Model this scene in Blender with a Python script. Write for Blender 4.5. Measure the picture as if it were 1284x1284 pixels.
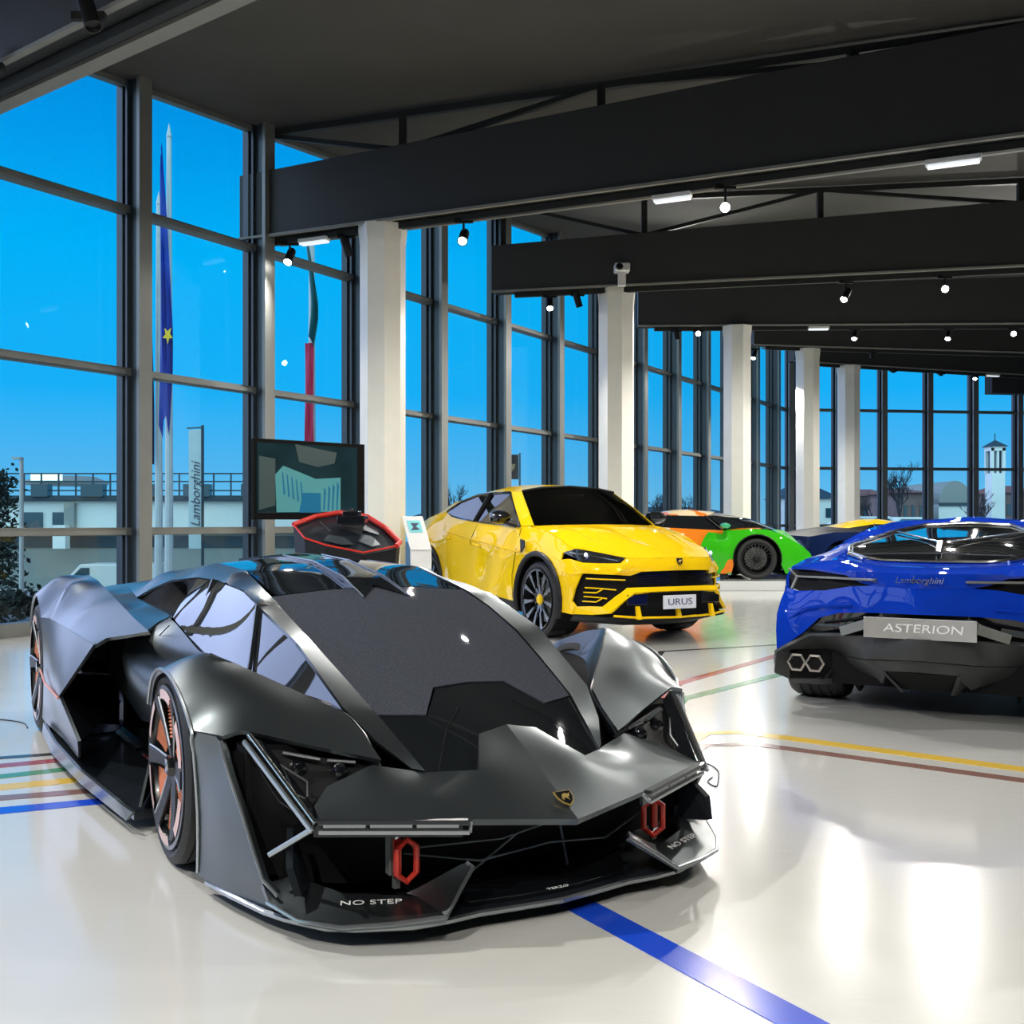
import bpy, bmesh, math, random
import numpy as np
from mathutils import Vector, Matrix
random.seed(4)
PI = math.pi
for o in list(bpy.data.objects):
    bpy.data.objects.remove(o, do_unlink=True)
scene = bpy.context.scene
COL = scene.collection

# ------------------------------------------------------------------ camera
CAM_H = 1.15
cam_data = bpy.data.cameras.new('camera')
cam = bpy.data.objects.new('camera', cam_data)
COL.objects.link(cam)
cam.location = (0, 0, CAM_H)
cam.rotation_euler = (PI / 2, 0, 0)
cam_data.sensor_width = 36
cam_data.lens = 36.45
cam_data.shift_y = 0.0101
cam_data.clip_end = 1000
scene.camera = cam

# ------------------------------------------------------------------ exposure
scene.view_settings.view_transform = 'Standard'
scene.view_settings.look = 'None'
scene.view_settings.gamma = 1
scene.view_settings.exposure = 0.0
scene.view_settings.use_curve_mapping = False
scene.cycles.max_bounces = 8
scene.cycles.transparent_max_bounces = 24
scene.cycles.sample_clamp_indirect = 6
scene.cycles.caustics_reflective = False
scene.cycles.caustics_refractive = False

def lin(c):
    return tuple(((v / 255) / 12.92 if v / 255 <= 0.04045 else ((v / 255 + 0.055) / 1.055) ** 2.4) for v in c)

# ------------------------------------------------------------------ dusk sky
world = bpy.data.worlds.new('dusk_sky')
scene.world = world
world.use_nodes = True
wn = world.node_tree
wn.nodes.clear()
w_out = wn.nodes.new('ShaderNodeOutputWorld')
w_bg = wn.nodes.new('ShaderNodeBackground')
w_tc = wn.nodes.new('ShaderNodeTexCoord')
w_sep = wn.nodes.new('ShaderNodeSeparateXYZ')
w_ramp = wn.nodes.new('ShaderNodeValToRGB')
els = w_ramp.color_ramp.elements
els[0].position = 0.0
els[0].color = (*lin((118, 196, 236)), 1)
els[1].position = 1.0
els[1].color = (*lin((0, 40, 110)), 1)
for pos, c in ((0.05, (84, 186, 244)), (0.12, (24, 180, 252)), (0.24, (0, 182, 252)), (0.33, (0, 158, 238)), (0.42, (0, 134, 218)), (0.6, (0, 92, 175))):
    e = els.new(pos)
    e.color = (*lin(c), 1)
wn.links.new(w_tc.outputs['Generated'], w_sep.inputs[0])
wn.links.new(w_sep.outputs['Z'], w_ramp.inputs[0])
# the paler side of the dusk sky, to the left of and behind the camera
w_l = wn.nodes.new('ShaderNodeMapRange')
w_l.inputs[1].default_value = -0.46
w_l.inputs[2].default_value = -0.62
wn.links.new(w_sep.outputs['X'], w_l.inputs[0])
w_b = wn.nodes.new('ShaderNodeMapRange')
w_b.inputs[1].default_value = 0.1
w_b.inputs[2].default_value = -0.5
wn.links.new(w_sep.outputs['Y'], w_b.inputs[0])
w_r2 = wn.nodes.new('ShaderNodeValToRGB')
e2 = w_r2.color_ramp.elements
e2[0].position = 0.0
e2[0].color = (1.7, 2.0, 3.0, 1)
e2[1].position = 0.9
e2[1].color = (0.8, 1.05, 2.0, 1)
wn.links.new(w_sep.outputs['Z'], w_r2.inputs[0])
w_mix = wn.nodes.new('ShaderNodeMix')
w_mix.data_type = 'RGBA'
wn.links.new(w_l.outputs[0], w_mix.inputs[0])
w_mix2 = wn.nodes.new('ShaderNodeMix')
w_mix2.data_type = 'RGBA'
w_mix2.inputs[7].default_value = (0.95, 1.55, 1.75, 1)
wn.links.new(w_ramp.outputs[0], w_mix.inputs[6])
wn.links.new(w_r2.outputs[0], w_mix.inputs[7])
wn.links.new(w_b.outputs[0], w_mix2.inputs[0])
wn.links.new(w_mix.outputs[2], w_mix2.inputs[6])
wn.links.new(w_mix2.outputs[2], w_bg.inputs[0])
w_bg.inputs[1].default_value = 1.0
wn.links.new(w_bg.outputs[0], w_out.inputs[0])

# ------------------------------------------------------------------ spot lamps (track light beams and added fill)
LAMP_COLOR = (1.0, 0.96, 0.89)
def throw(name, loc, target, watts, angle=110, parent=None, radius=0.05, color=LAMP_COLOR, blend=0.5):
    d = bpy.data.lights.new(name, 'SPOT')
    d.energy = watts
    d.color = color
    d.spot_size = math.radians(angle)
    d.spot_blend = blend
    d.shadow_soft_size = radius
    o = bpy.data.objects.new(name, d)
    COL.objects.link(o)
    o.location = loc
    v = Vector(target) - Vector(loc)
    o.rotation_euler = v.to_track_quat('-Z', 'Y').to_euler()
    return o
# fill spots without fittings, added around the camera and within the view
for i, (x, y, tx, ty, w) in enumerate((
        (-3.4, 3.4, -1.8, 3.6, 600), (0.6, -1.0, 0.2, 2.2, 360), (3.4, 1.0, 2.4, 2.2, 110), (2.9, 7.4, 2.6, 7.6, 90),
        (5.2, 4.8, 3.6, 5.8, 270), (-2.2, -0.8, -1.4, 1.8, 600), (7.2, 8.0, 5.5, 8.2, 500), (0.6, 8.6, 1.2, 9.6, 420),
        (9.5, 15.0, 8.0, 15.0, 800), (11.5, 22.0, 9.0, 21.0, 900), (4.6, 16.0, 4.6, 17.5, 500), (-4.6, 6.2, -3.2, 6.4, 330), (6.5, 25.0, 7.0, 25.5, 500))):
    throw('added_fill_spot', (x, y, 4.45), (tx, ty, 0), w * 0.95, 150)

# ------------------------------------------------------------------ materials
MATS = {}
def mat(name, color=(0.5, 0.5, 0.5), rough=0.5, metal=0.0, coat=0.0, emit=None, estr=1.0, var=0.06, vscale=6.0, bump=0.0, bscale=60.0, spec=0.5, coat_rough=0.03, alpha=None, rvar=0.0, flake=0.0):
    if name in MATS:
        return MATS[name]
    m = bpy.data.materials.new(name)
    m.use_nodes = True
    nt = m.node_tree
    b = nt.nodes['Principled BSDF']
    b.inputs['Roughness'].default_value = rough
    b.inputs['Metallic'].default_value = metal
    b.inputs['Specular IOR Level'].default_value = spec
    b.inputs['Coat Weight'].default_value = coat
    b.inputs['Coat Roughness'].default_value = coat_rough
    tc = nt.nodes.new('ShaderNodeTexCoord')
    nz = nt.nodes.new('ShaderNodeTexNoise')
    nz.inputs['Scale'].default_value = vscale
    nz.inputs['Detail'].default_value = 4
    nt.links.new(tc.outputs['Object'], nz.inputs['Vector'])
    mr = nt.nodes.new('ShaderNodeMapRange')
    mr.inputs[1].default_value = 0.3
    mr.inputs[2].default_value = 0.7
    mr.inputs[3].default_value = 1 - var
    mr.inputs[4].default_value = 1 + var
    nt.links.new(nz.outputs['Fac'], mr.inputs[0])
    mx = nt.nodes.new('ShaderNodeVectorMath')
    mx.operation = 'SCALE'
    mx.inputs[0].default_value = color
    nt.links.new(mr.outputs[0], mx.inputs['Scale'])
    nt.links.new(mx.outputs[0], b.inputs['Base Color'])
    if rvar:
        r2 = nt.nodes.new('ShaderNodeMapRange')
        r2.inputs[1].default_value = 0.3
        r2.inputs[2].default_value = 0.7
        r2.inputs[3].default_value = rough - rvar
        r2.inputs[4].default_value = rough + rvar
        nt.links.new(nz.outputs['Fac'], r2.inputs[0])
        nt.links.new(r2.outputs[0], b.inputs['Roughness'])
    if bump:
        n2 = nt.nodes.new('ShaderNodeTexNoise')
        n2.inputs['Scale'].default_value = bscale
        nt.links.new(tc.outputs['Object'], n2.inputs['Vector'])
        bp = nt.nodes.new('ShaderNodeBump')
        bp.inputs['Strength'].default_value = bump
        bp.inputs['Distance'].default_value = 0.01
        nt.links.new(n2.outputs['Fac'], bp.inputs['Height'])
        nt.links.new(bp.outputs[0], b.inputs['Normal'])
    if emit:
        b.inputs['Emission Color'].default_value = (*emit, 1)
        b.inputs['Emission Strength'].default_value = estr
    MATS[name] = m
    return m

def glass(name, tint=(1, 1, 1), strength=1.0, ior=1.5, rough=0.0):
    """thin sheet: lets the view through, tinted, and mirrors by Fresnel"""
    if name in MATS:
        return MATS[name]
    m = bpy.data.materials.new(name)
    m.use_nodes = True
    nt = m.node_tree
    nt.nodes.clear()
    out = nt.nodes.new('ShaderNodeOutputMaterial')
    tr = nt.nodes.new('ShaderNodeBsdfTransparent')
    tr.inputs[0].default_value = (*tint, 1)
    gl = nt.nodes.new('ShaderNodeBsdfGlossy')
    gl.inputs['Roughness'].default_value = rough
    fr = nt.nodes.new('ShaderNodeFresnel')
    fr.inputs[0].default_value = ior
    mu = nt.nodes.new('ShaderNodeMath')
    mu.operation = 'MULTIPLY'
    mu.inputs[1].default_value = strength
    mu.use_clamp = True
    nt.links.new(fr.outputs[0], mu.inputs[0])
    mx = nt.nodes.new('ShaderNodeMixShader')
    nt.links.new(mu.outputs[0], mx.inputs[0])
    nt.links.new(tr.outputs[0], mx.inputs[1])
    nt.links.new(gl.outputs[0], mx.inputs[2])
    nt.links.new(mx.outputs[0], out.inputs[0])
    MATS[name] = m
    return m

M_FRAME = mat('grey_aluminium_frame', (0.20, 0.21, 0.20), 0.42, 0.3, vscale=2)
M_FRAME_DARK = mat('dark_steel_mullion', (0.05, 0.065, 0.08), 0.4, 0.4, vscale=2)
M_PANE = glass('window_glass', (0.93, 0.97, 0.99), 0.8)
M_CEIL = mat('dark_ceiling_plaster', (0.058, 0.057, 0.050), 0.85, vscale=1.2, var=0.08, bump=0.15, bscale=25)
M_BEAM = mat('charcoal_beam_board', (0.030, 0.031, 0.031), 0.6, vscale=1.5, var=0.05)
M_TRUSS = mat('black_truss_steel', (0.018, 0.019, 0.018), 0.55, vscale=5)
M_EDGE = mat('beam_edge_trim', (0.22, 0.22, 0.2), 0.5, vscale=5)
M_COLUMN = mat('cream_column_paint', (0.84, 0.83, 0.76), 0.45, vscale=3, var=0.03)
M_BLACK = mat('black_plastic', (0.008, 0.008, 0.009), 0.45, spec=0.3, vscale=8)
M_BLACKGLOSS = mat('gloss_black', (0.006, 0.007, 0.009), 0.08, vscale=8, coat=0.6)
M_DARKHOLE = mat('dark_cavity', (0.004, 0.004, 0.005), 0.75, vscale=8, spec=0.2)
M_WHITE = mat('white_plastic', (0.72, 0.73, 0.72), 0.35, vscale=8, var=0.02)
M_RUBBER = mat('tyre_rubber', (0.014, 0.015, 0.016), 0.62, vscale=12, bump=0.2, bscale=90)
M_CHROME = mat('bright_metal', (0.62, 0.64, 0.66), 0.16, 1.0, vscale=8, var=0.03)
M_LAMP = mat('lamp_lens_lit', (1, 1, 1), 0.3, emit=(1.0, 0.95, 0.86), estr=60)
M_BATTEN = mat('lit_diffuser', (0.8, 0.8, 0.8), 0.4, emit=(0.85, 0.93, 1.0), estr=0.75)

# ------------------------------------------------------------------ geometry helpers
def V(*a):
    return Vector(a)

def catmull(pts, n=6, closed=False):
    P = [Vector(p) for p in pts]
    out = []
    m = len(P)
    for i in range(m if closed else m - 1):
        p0 = P[(i - 1) % m] if (closed or i > 0) else P[0] * 2 - P[1]
        p1, p2 = P[i], P[(i + 1) % m]
        p3 = P[(i + 2) % m] if (closed or i + 2 < m) else P[-1] * 2 - P[-2]
        for k in range(n):
            t = k / n
            out.append(0.5 * ((2 * p1) + (p2 - p0) * t + (2 * p0 - 5 * p1 + 4 * p2 - p3) * t * t + (3 * p1 - p0 - 3 * p2 + p3) * t ** 3))
    if not closed:
        out.append(P[-1].copy())
    return out

def arc(cx, cz, r, a0, a1, y, n=14, y1=None):
    """points of an arc in the xz plane, degrees"""
    out = []
    for i in range(n + 1):
        t = i / n
        a = math.radians(a0 + (a1 - a0) * t)
        yy = y if y1 is None else y + (y1 - y) * t
        out.append((cx + r * math.cos(a), yy, cz + r * math.sin(a)))
    return out

class MB:
    """collects shapes, links them as ONE mesh object"""
    def __init__(s):
        s.v, s.f = [], []
    def add(s, verts, faces):
        o = len(s.v)
        s.v += [tuple(p) for p in verts]
        s.f += [tuple(i + o for i in f) for f in faces]
        return s
    def box(s, c, size, rz=0.0, M=None):
        x, y, z = size[0] / 2, size[1] / 2, size[2] / 2
        R = Matrix.Rotation(rz, 3, 'Z') if M is None else M
        vs = [Vector(c) + R @ Vector((a * x, b * y, d * z)) for a in (-1, 1) for b in (-1, 1) for d in (-1, 1)]
        return s.add(vs, [(0, 1, 3, 2), (4, 6, 7, 5), (0, 4, 5, 1), (2, 3, 7, 6), (0, 2, 6, 4), (1, 5, 7, 3)])
    def bar(s, a, b, w, h, up=(0, 0, 1)):
        """square bar from a to b"""
        a, b = Vector(a), Vector(b)
        d = (b - a).normalized()
        u = Vector(up)
        if abs(d.dot(u)) > 0.98:
            u = Vector((1, 0, 0))
        side = d.cross(u).normalized()
        up2 = side.cross(d).normalized()
        vs = [p + side * (i * w / 2) + up2 * (j * h / 2) for p in (a, b) for i, j in ((-1, -1), (1, -1), (1, 1), (-1, 1))]
        return s.add(vs, [(0, 1, 2, 3), (7, 6, 5, 4), (0, 4, 5, 1), (1, 5, 6, 2), (2, 6, 7, 3), (3, 7, 4, 0)])
    def prism(s, poly, off):
        """closed 3D polygon pushed along the vector off"""
        n = len(poly)
        off = Vector(off)
        P = [Vector(p) for p in poly]
        vs = P + [p + off for p in P]
        fs = [tuple(range(n)), tuple(reversed(range(n, 2 * n)))]
        fs += [(i, i + n, (i + 1) % n + n, (i + 1) % n) for i in range(n)]
        return s.add(vs, fs)
    def tube(s, pts, r, n=8, closed=False, r2=None):
        P = [Vector(p) for p in pts]
        m = len(P)
        vs, fs = [], []
        prev = None
        for i, p in enumerate(P):
            if closed:
                d = P[(i + 1) % m] - P[i - 1]
            else:
                d = P[min(i + 1, m - 1)] - P[max(i - 1, 0)]
            d.normalize()
            if prev is None:
                u = Vector((0, 0, 1)) if abs(d.z) < 0.9 else Vector((1, 0, 0))
                prev = (u - d * u.dot(d)).normalized()
            else:
                prev = (prev - d * prev.dot(d)).normalized()
            w = d.cross(prev)
            rr = r if r2 is None else r + (r2 - r) * i / (m - 1)
            for k in range(n):
                a = 2 * PI * k / n
                vs.append(p + prev * math.cos(a) * rr + w * math.sin(a) * rr)
        seg = m if closed else m - 1
        for i in range(seg):
            for k in range(n):
                a, b = i * n + k, i * n + (k + 1) % n
                c, d2 = ((i + 1) % m) * n + (k + 1) % n, ((i + 1) % m) * n + k
                fs.append((a, b, c, d2))
        if not closed:
            fs.append(tuple(reversed(range(n))))
            fs.append(tuple(range((m - 1) * n, m * n)))
        return s.add(vs, fs)
    def lathe(s, prof, c, axis='Y', n=40, M=None, closed=False, cap=True):
        """prof: (radius, height along axis)"""
        c = Vector(c)
        vs, fs = [], []
        for r, h in prof:
            for k in range(n):
                a = 2 * PI * k / n
                q = Vector((r * math.cos(a), r * math.sin(a), h))
                q = {'Z': q, 'Y': Vector((q.x, q.z, q.y)), 'X': Vector((q.z, q.x, q.y))}[axis]
                if M is not None:
                    q = M @ q
                vs.append(c + q)
        m = len(prof)
        for i in range(m if closed else m - 1):
            for k in range(n):
                j = (i + 1) % m
                fs.append((i * n + k, i * n + (k + 1) % n, j * n + (k + 1) % n, j * n + k))
        if not closed and cap:
            if prof[0][0] > 1e-4:
                fs.append(tuple(reversed(range(n))))
            if prof[-1][0] > 1e-4:
                fs.append(tuple(range((m - 1) * n, m * n)))
        return s.add(vs, fs)
    def panel(s, outline, ctrl=(), axis='z', step=0.06, thick=0.012, out=(0, 0, 0.3), stiff=0.0):
        """curved sheet-metal panel: a closed 3D outline, subdivided, whose inside follows a thin-plate spline through the outline and ctrl points"""
        ax = {'x': V(1, 0, 0), 'y': V(0, 1, 0), 'z': V(0, 0, 1)}.get(axis) if isinstance(axis, str) else Vector(axis).normalized()
        u = ax.orthogonal().normalized()
        w = ax.cross(u).normalized()
        O = []
        P = [Vector(p) for p in outline]
        for i, p in enumerate(P):
            q = P[(i + 1) % len(P)]
            d = q - p
            L = math.hypot(d.dot(u), d.dot(w))
            if L < 1e-5:
                continue
            n = max(1, int(L / (step * 1.2)))
            for k in range(n):
                O.append(p + d * (k / n))
        pts = O + [Vector(c) for c in ctrl]
        A = np.array([[p.dot(u), p.dot(w)] for p in pts])
        h = np.array([p.dot(ax) for p in pts])
        def ker(a, b):
            d2 = ((a[:, None, :] - b[None, :, :]) ** 2).sum(2)
            return d2 * np.log(d2 + 1e-12)
        N = len(pts)
        K = ker(A, A) + np.eye(N) * (1e-5 + stiff)
        Q = np.hstack([np.ones((N, 1)), A])
        S = np.block([[K, Q], [Q.T, np.zeros((3, 3))]])
        sol = np.linalg.lstsq(S, np.concatenate([h, np.zeros(3)]), rcond=None)[0]
        bm = bmesh.new()
        vs = [bm.verts.new((p.dot(u), p.dot(w), 0)) for p in O]
        f = bm.faces.new(vs)
        lo, hi = A.min(0), A.max(0)
        for ai in (0, 1):
            n = int((hi[ai] - lo[ai]) / step)
            for k in range(1, n + 1):
                c = lo[ai] + (hi[ai] - lo[ai]) * k / (n + 1)
                co = (c, 0, 0) if ai == 0 else (0, c, 0)
                no = (1, 0, 0) if ai == 0 else (0, 1, 0)
                bmesh.ops.bisect_plane(bm, geom=bm.verts[:] + bm.edges[:] + bm.faces[:], plane_co=co, plane_no=no, dist=1e-5)
        bmesh.ops.remove_doubles(bm, verts=bm.verts, dist=1e-4)
        C = np.array([[v.co.x, v.co.y] for v in bm.verts])
        H = ker(C, A) @ sol[:N] + np.hstack([np.ones((len(C), 1)), C]) @ sol[N:]
        for v, hh in zip(bm.verts, H):
            v.co = u * v.co.x + w * v.co.y + ax * float(hh)
        bm.normal_update()
        ref = Vector(out)
        sc = sum(1 if (fc.calc_center_median() - ref).dot(fc.normal) > 0 else -1 for fc in bm.faces)
        # consistent orientation first
        bmesh.ops.recalc_face_normals(bm, faces=bm.faces[:])
        sc = sum((1 if (fc.calc_center_median() - ref).dot(fc.normal) > 0 else -1) * fc.calc_area() for fc in bm.faces)
        if sc < 0:
            bmesh.ops.reverse_faces(bm, faces=bm.faces[:])
        bm.normal_update()
        bm.verts.index_update()
        nv = len(bm.verts)
        top = [v.co.copy() for v in bm.verts]
        low = [v.co - v.normal * thick for v in bm.verts]
        fs = [tuple(v.index for v in fc.verts) for fc in bm.faces]
        fs2 = [tuple(reversed([i + nv for i in fc])) for fc in fs]
        rim = []
        for e in bm.edges:
            if len(e.link_loops) == 1:
                l = e.link_loops[0]
                a, b = l.vert.index, l.link_loop_next.vert.index
                rim.append((b, a, a + nv, b + nv))
        bm.free()
        return s.add(top + low, fs + fs2 + rim)
    def build(s, name, m, parent=None, smooth=True, angle=32, bevel=0.0, seg=2):
        me = bpy.data.meshes.new(name)
        me.from_pydata(s.v, [], s.f)
        me.update()
        if m is not None:
            me.materials.append(m)
        if smooth:
            me.polygons.foreach_set('use_smooth', [True] * len(me.polygons))
            me.set_sharp_from_angle(angle=math.radians(angle))
        o = bpy.data.objects.new(name, me)
        COL.objects.link(o)
        if parent is not None:
            o.parent = parent
        if bevel:
            md = o.modifiers.new('bevel', 'BEVEL')
            md.width = bevel
            md.segments = seg
            md.limit_method = 'ANGLE'
            md.angle_limit = math.radians(40)
        return o

def tag(o, label=None, cat=None, group=None, kind=None):
    if label: o['label'] = label
    if cat: o['category'] = cat
    if group: o['group'] = group
    if kind: o['kind'] = kind
    return o

def empty(name, loc=(0, 0, 0), rz=0.0, label=None, cat=None, group=None):
    o = bpy.data.objects.new(name, None)
    COL.objects.link(o)
    o.location = loc
    o.rotation_euler = (0, 0, rz)
    return tag(o, label, cat, group)

def copy_tree(o, parent=None):
    c = o.copy()
    COL.objects.link(c)
    if parent is not None:
        c.parent = parent
    for ch in [x for x in KIDS.get(o.name, [])]:
        copy_tree(ch, c)
    return c
KIDS = {}
def index_kids(root):
    for ch in root.children:
        KIDS.setdefault(root.name, []).append(ch)
        index_kids(ch)

def text(name, body, m, parent, loc, rot, size, extrude=0.0015, shear=0.0, align='CENTER', sx=1.0):
    cu = bpy.data.curves.new(name, 'FONT')
    cu.body = body
    cu.size = size
    cu.extrude = extrude
    cu.shear = shear
    cu.align_x = align
    cu.align_y = 'CENTER'
    cu.materials.append(m)
    tmp = bpy.data.objects.new(name + '_curve', cu)
    COL.objects.link(tmp)
    bpy.context.view_layer.update()
    me = bpy.data.meshes.new_from_object(tmp.evaluated_get(bpy.context.evaluated_depsgraph_get()))
    bpy.data.objects.remove(tmp, do_unlink=True)
    o = bpy.data.objects.new(name, me)
    COL.objects.link(o)
    o.parent = parent
    o.location = loc
    if isinstance(rot, Matrix):
        o.rotation_euler = rot.to_euler()
    else:
        o.rotation_euler = rot
    o.scale = (sx, 1, 1)
    return o

def frame_rot(right, up):
    r = Vector(right).normalized()
    u = Vector(up)
    u = (u - r * u.dot(r)).normalized()
    n = r.cross(u)
    return Matrix((r, u, n)).transposed()

def flip(pts, s):
    return [(p[0], p[1] * s, p[2]) for p in pts]

def ground(px, py, z=0.0):
    """the floor point seen at a pixel of the 1284 px frame"""
    d = (CAM_H - z) * 1300.0 / (py - 655.0)
    return Vector(((px - 642.0) * d / 1300.0, d, z))

# ================================================================== THE ROOM
WA, WD, WN = V(-5.1, 10.34, 0), V(0.529, 0.849, 0).normalized(), V(0.849, -0.529, 0).normalized()
def wall_pt(t, n=0.0, z=0.0):
    p = WA + WD * t + WN * n
    return V(p.x, p.y, z)
def ceil_z(x, y):
    q = V(x, y, 0) - WA
    t, n = q.dot(WD), q.dot(WN)
    return 5.99 + 0.055 * max(min(t, 26), -12) - 0.045 * max(n, 0)
CORNER = wall_pt(25.5)
FD = V(0.992, 0.12, 0).normalized()
FN = V(0.12, -0.992, 0).normalized()
BACK_Y, RIGHT_X = -7.5, 17.5
t_back = (BACK_Y - WA.y) / WD.y
far_right = CORNER + FD * ((RIGHT_X - CORNER.x) / FD.x)
plan = [wall_pt(t_back), CORNER, far_right, V(RIGHT_X, BACK_Y, 0)]

# floor
def floor_material():
    m = bpy.data.materials.new('pale_resin_floor')
    m.use_nodes = True
    nt = m.node_tree
    b = nt.nodes['Principled BSDF']
    tc = nt.nodes.new('ShaderNodeTexCoord')
    n1 = nt.nodes.new('ShaderNodeTexNoise')
    n1.inputs['Scale'].default_value = 0.35
    n1.inputs['Detail'].default_value = 5
    nt.links.new(tc.outputs['Object'], n1.inputs['Vector'])
    r = nt.nodes.new('ShaderNodeValToRGB')
    r.color_ramp.elements[0].position = 0.3
    r.color_ramp.elements[0].color = (0.60, 0.605, 0.575, 1)
    r.color_ramp.elements[1].position = 0.7
    r.color_ramp.elements[1].color = (0.66, 0.66, 0.625, 1)
    nt.links.new(n1.outputs['Fac'], r.inputs[0])
    nt.links.new(r.outputs[0], b.inputs['Base Color'])
    mp = nt.nodes.new('ShaderNodeMapping')
    mp.inputs['Scale'].default_value = (2.0, 14.0, 1)
    nt.links.new(tc.outputs['Object'], mp.inputs[0])
    n2 = nt.nodes.new('ShaderNodeTexNoise')
    n2.inputs['Scale'].default_value = 3.0
    n2.inputs['Detail'].default_value = 6
    nt.links.new(mp.outputs[0], n2.inputs['Vector'])
    mr = nt.nodes.new('ShaderNodeMapRange')
    mr.inputs[3].default_value = 0.16
    mr.inputs[4].default_value = 0.30
    nt.links.new(n2.outputs['Fac'], mr.inputs[0])
    nt.links.new(mr.outputs[0], b.inputs['Roughness'])
    bp = nt.nodes.new('ShaderNodeBump')
    bp.inputs['Strength'].default_value = 0.05
    bp.inputs['Distance'].default_value = 0.01
    nt.links.new(n2.outputs['Fac'], bp.inputs['Height'])
    nt.links.new(bp.outputs[0], b.inputs['Normal'])
    b.inputs['Specular IOR Level'].default_value = 0.5
    b.inputs['Coat Weight'].default_value = 0.7
    b.inputs['Coat Roughness'].default_value = 0.10
    return m
M_FLOOR = floor_material()
def cable(pts, label):
    root = MB().tube(catmull([(p[0], p[1], .004) for p in pts], 6), .0032, 6).build('floor_cable', M_BLACK)
    tag(root, label, 'cable')
tag(MB().prism([V(p.x, p.y, 0) for p in plan], (0, 0, -0.2)).build('floor', M_FLOOR, smooth=False), kind='structure')
cb = MB()
N = 14
vs, fs = [], []
for i in range(N + 1):
    a = plan[0].lerp(plan[1], i / N)
    d = plan[3].lerp(plan[2], i / N)
    for j in range(N + 1):
        p = a.lerp(d, j / N)
        z = ceil_z(p.x, p.y)
        vs.append((p.x, p.y, z))
        vs.append((p.x, p.y, z + 0.3))
for i in range(N):
    for j in range(N):
        q = [(i * (N + 1) + j) * 2, (i * (N + 1) + j + 1) * 2, ((i + 1) * (N + 1) + j + 1) * 2, ((i + 1) * (N + 1) + j) * 2]
        fs.append(tuple(q))
        fs.append(tuple(k + 1 for k in reversed(q)))
cb.add(vs, fs)
tag(cb.build('ceiling', M_CEIL, smooth=False), kind='structure')
M_PLASTER = mat('grey_plaster_wall', (0.16, 0.16, 0.155), 0.8, vscale=1.5)
b_ = MB()
b_.box(((plan[0].x + RIGHT_X) / 2, BACK_Y - 0.15, 3.5), (RIGHT_X - plan[0].x, 0.3, 7.6))
tag(b_.build('wall_back', M_PLASTER, smooth=False), kind='structure')
b_ = MB()
b_.box((RIGHT_X + 0.15, (far_right.y + BACK_Y) / 2, 3.9), (0.3, far_right.y - BACK_Y, 8.4))
tag(b_.build('wall_right', M_PLASTER, smooth=False), kind='structure')

# the long glazed wall: mullions, transoms, panes
TS = [-0.4 + 1.881 * k for k in range(-9, 15)]
TS = [t for t in TS if t > t_back + 0.3]
TRANSOMS = (1.05, 2.82, 4.62)
def build_bay(wpt, wd, wn, t0, t1, idx, ztop, sloped=False):
    z1 = ztop - 0.02
    fb = MB()
    for z in TRANSOMS:
        c = wpt((t0 + t1) / 2, 0.05, z)
        fb.box(c, (t1 - t0, 0.14, 0.085), math.atan2(wd.y, wd.x))
        c2 = wpt((t0 + t1) / 2, 0.135, z - 0.012)
        fb.box(c2, (t1 - t0 - 0.24, 0.05, 0.05), math.atan2(wd.y, wd.x))
    c = wpt((t0 + t1) / 2, 0.04, 0.07)
    fb.box(c, (t1 - t0, 0.16, 0.14), math.atan2(wd.y, wd.x))
    zt = [ztop - 0.02, ztop - 0.02]
    if sloped:
        zt = [ceil_z(*wpt(t, 0.0).xy) - 0.0 for t in (t0, t1)]
    fb.bar(wpt(t0, 0.02, zt[0] - 0.03), wpt(t1, 0.02, zt[1] - 0.03), 0.10, 0.07)
    f = fb.build('window_%d' % idx, M_FRAME, smooth=False)
    tag(f, kind='structure')
    pb = MB()
    a, b = wpt(t0 + 0.04, -0.02, 0.12), wpt(t1 - 0.04, -0.02, 0.12)
    pb.add([a, b, V(b.x, b.y, zt[1]), V(a.x, a.y, zt[0])], [(0, 1, 2, 3)])
    pb.build('glass_pane', M_PANE, f, smooth=False)
def build_mullion(wpt, wd, wn, t, idx, ztop):
    rz = math.atan2(wd.y, wd.x)
    mb = MB()
    h = ztop - 0.01
    mb.box(wpt(t, -0.03, h / 2), (0.13, 0.1, h), rz)
    mb.box(wpt(t, 0.06, h / 2), (0.055, 0.10, h), rz)
    mb.box(wpt(t, 0.10, h / 2), (0.15, 0.03, h), rz)
    mb.box(wpt(t, 0.20, h / 2), (0.05, 0.2, h), rz)
    o = mb.build('trim_%d' % idx, M_FRAME_DARK, smooth=False)
    tag(o, kind='structure')
    c = MB()
    c.box(wpt(t, 0.31, h / 2), (0.17, 0.05, h), rz)
    c.box(wpt(t + 0.062, 0.2, h / 2), (0.02, 0.2, h), rz)
    c.build('cover_plate', M_FRAME, o, smooth=False)
widx = tidx = 1
for k, t in enumerate(TS):
    p = wall_pt(t)
    build_mullion(wall_pt, WD, WN, t, tidx, ceil_z(p.x, p.y)); tidx += 1
    t1 = TS[k + 1] if k + 1 < len(TS) else 25.5
    if t1 - t > 0.3:
        p = wall_pt(t)
        build_bay(wall_pt, WD, WN, t, t1, widx, ceil_z(p.x, p.y), True); widx += 1
def far_pt(t, n=0.0, z=0.0):
    p = CORNER + FD * t + FN * n
    return V(p.x, p.y, z)
ft = [0.12 + 1.5 * k for k in range(7)]
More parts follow.
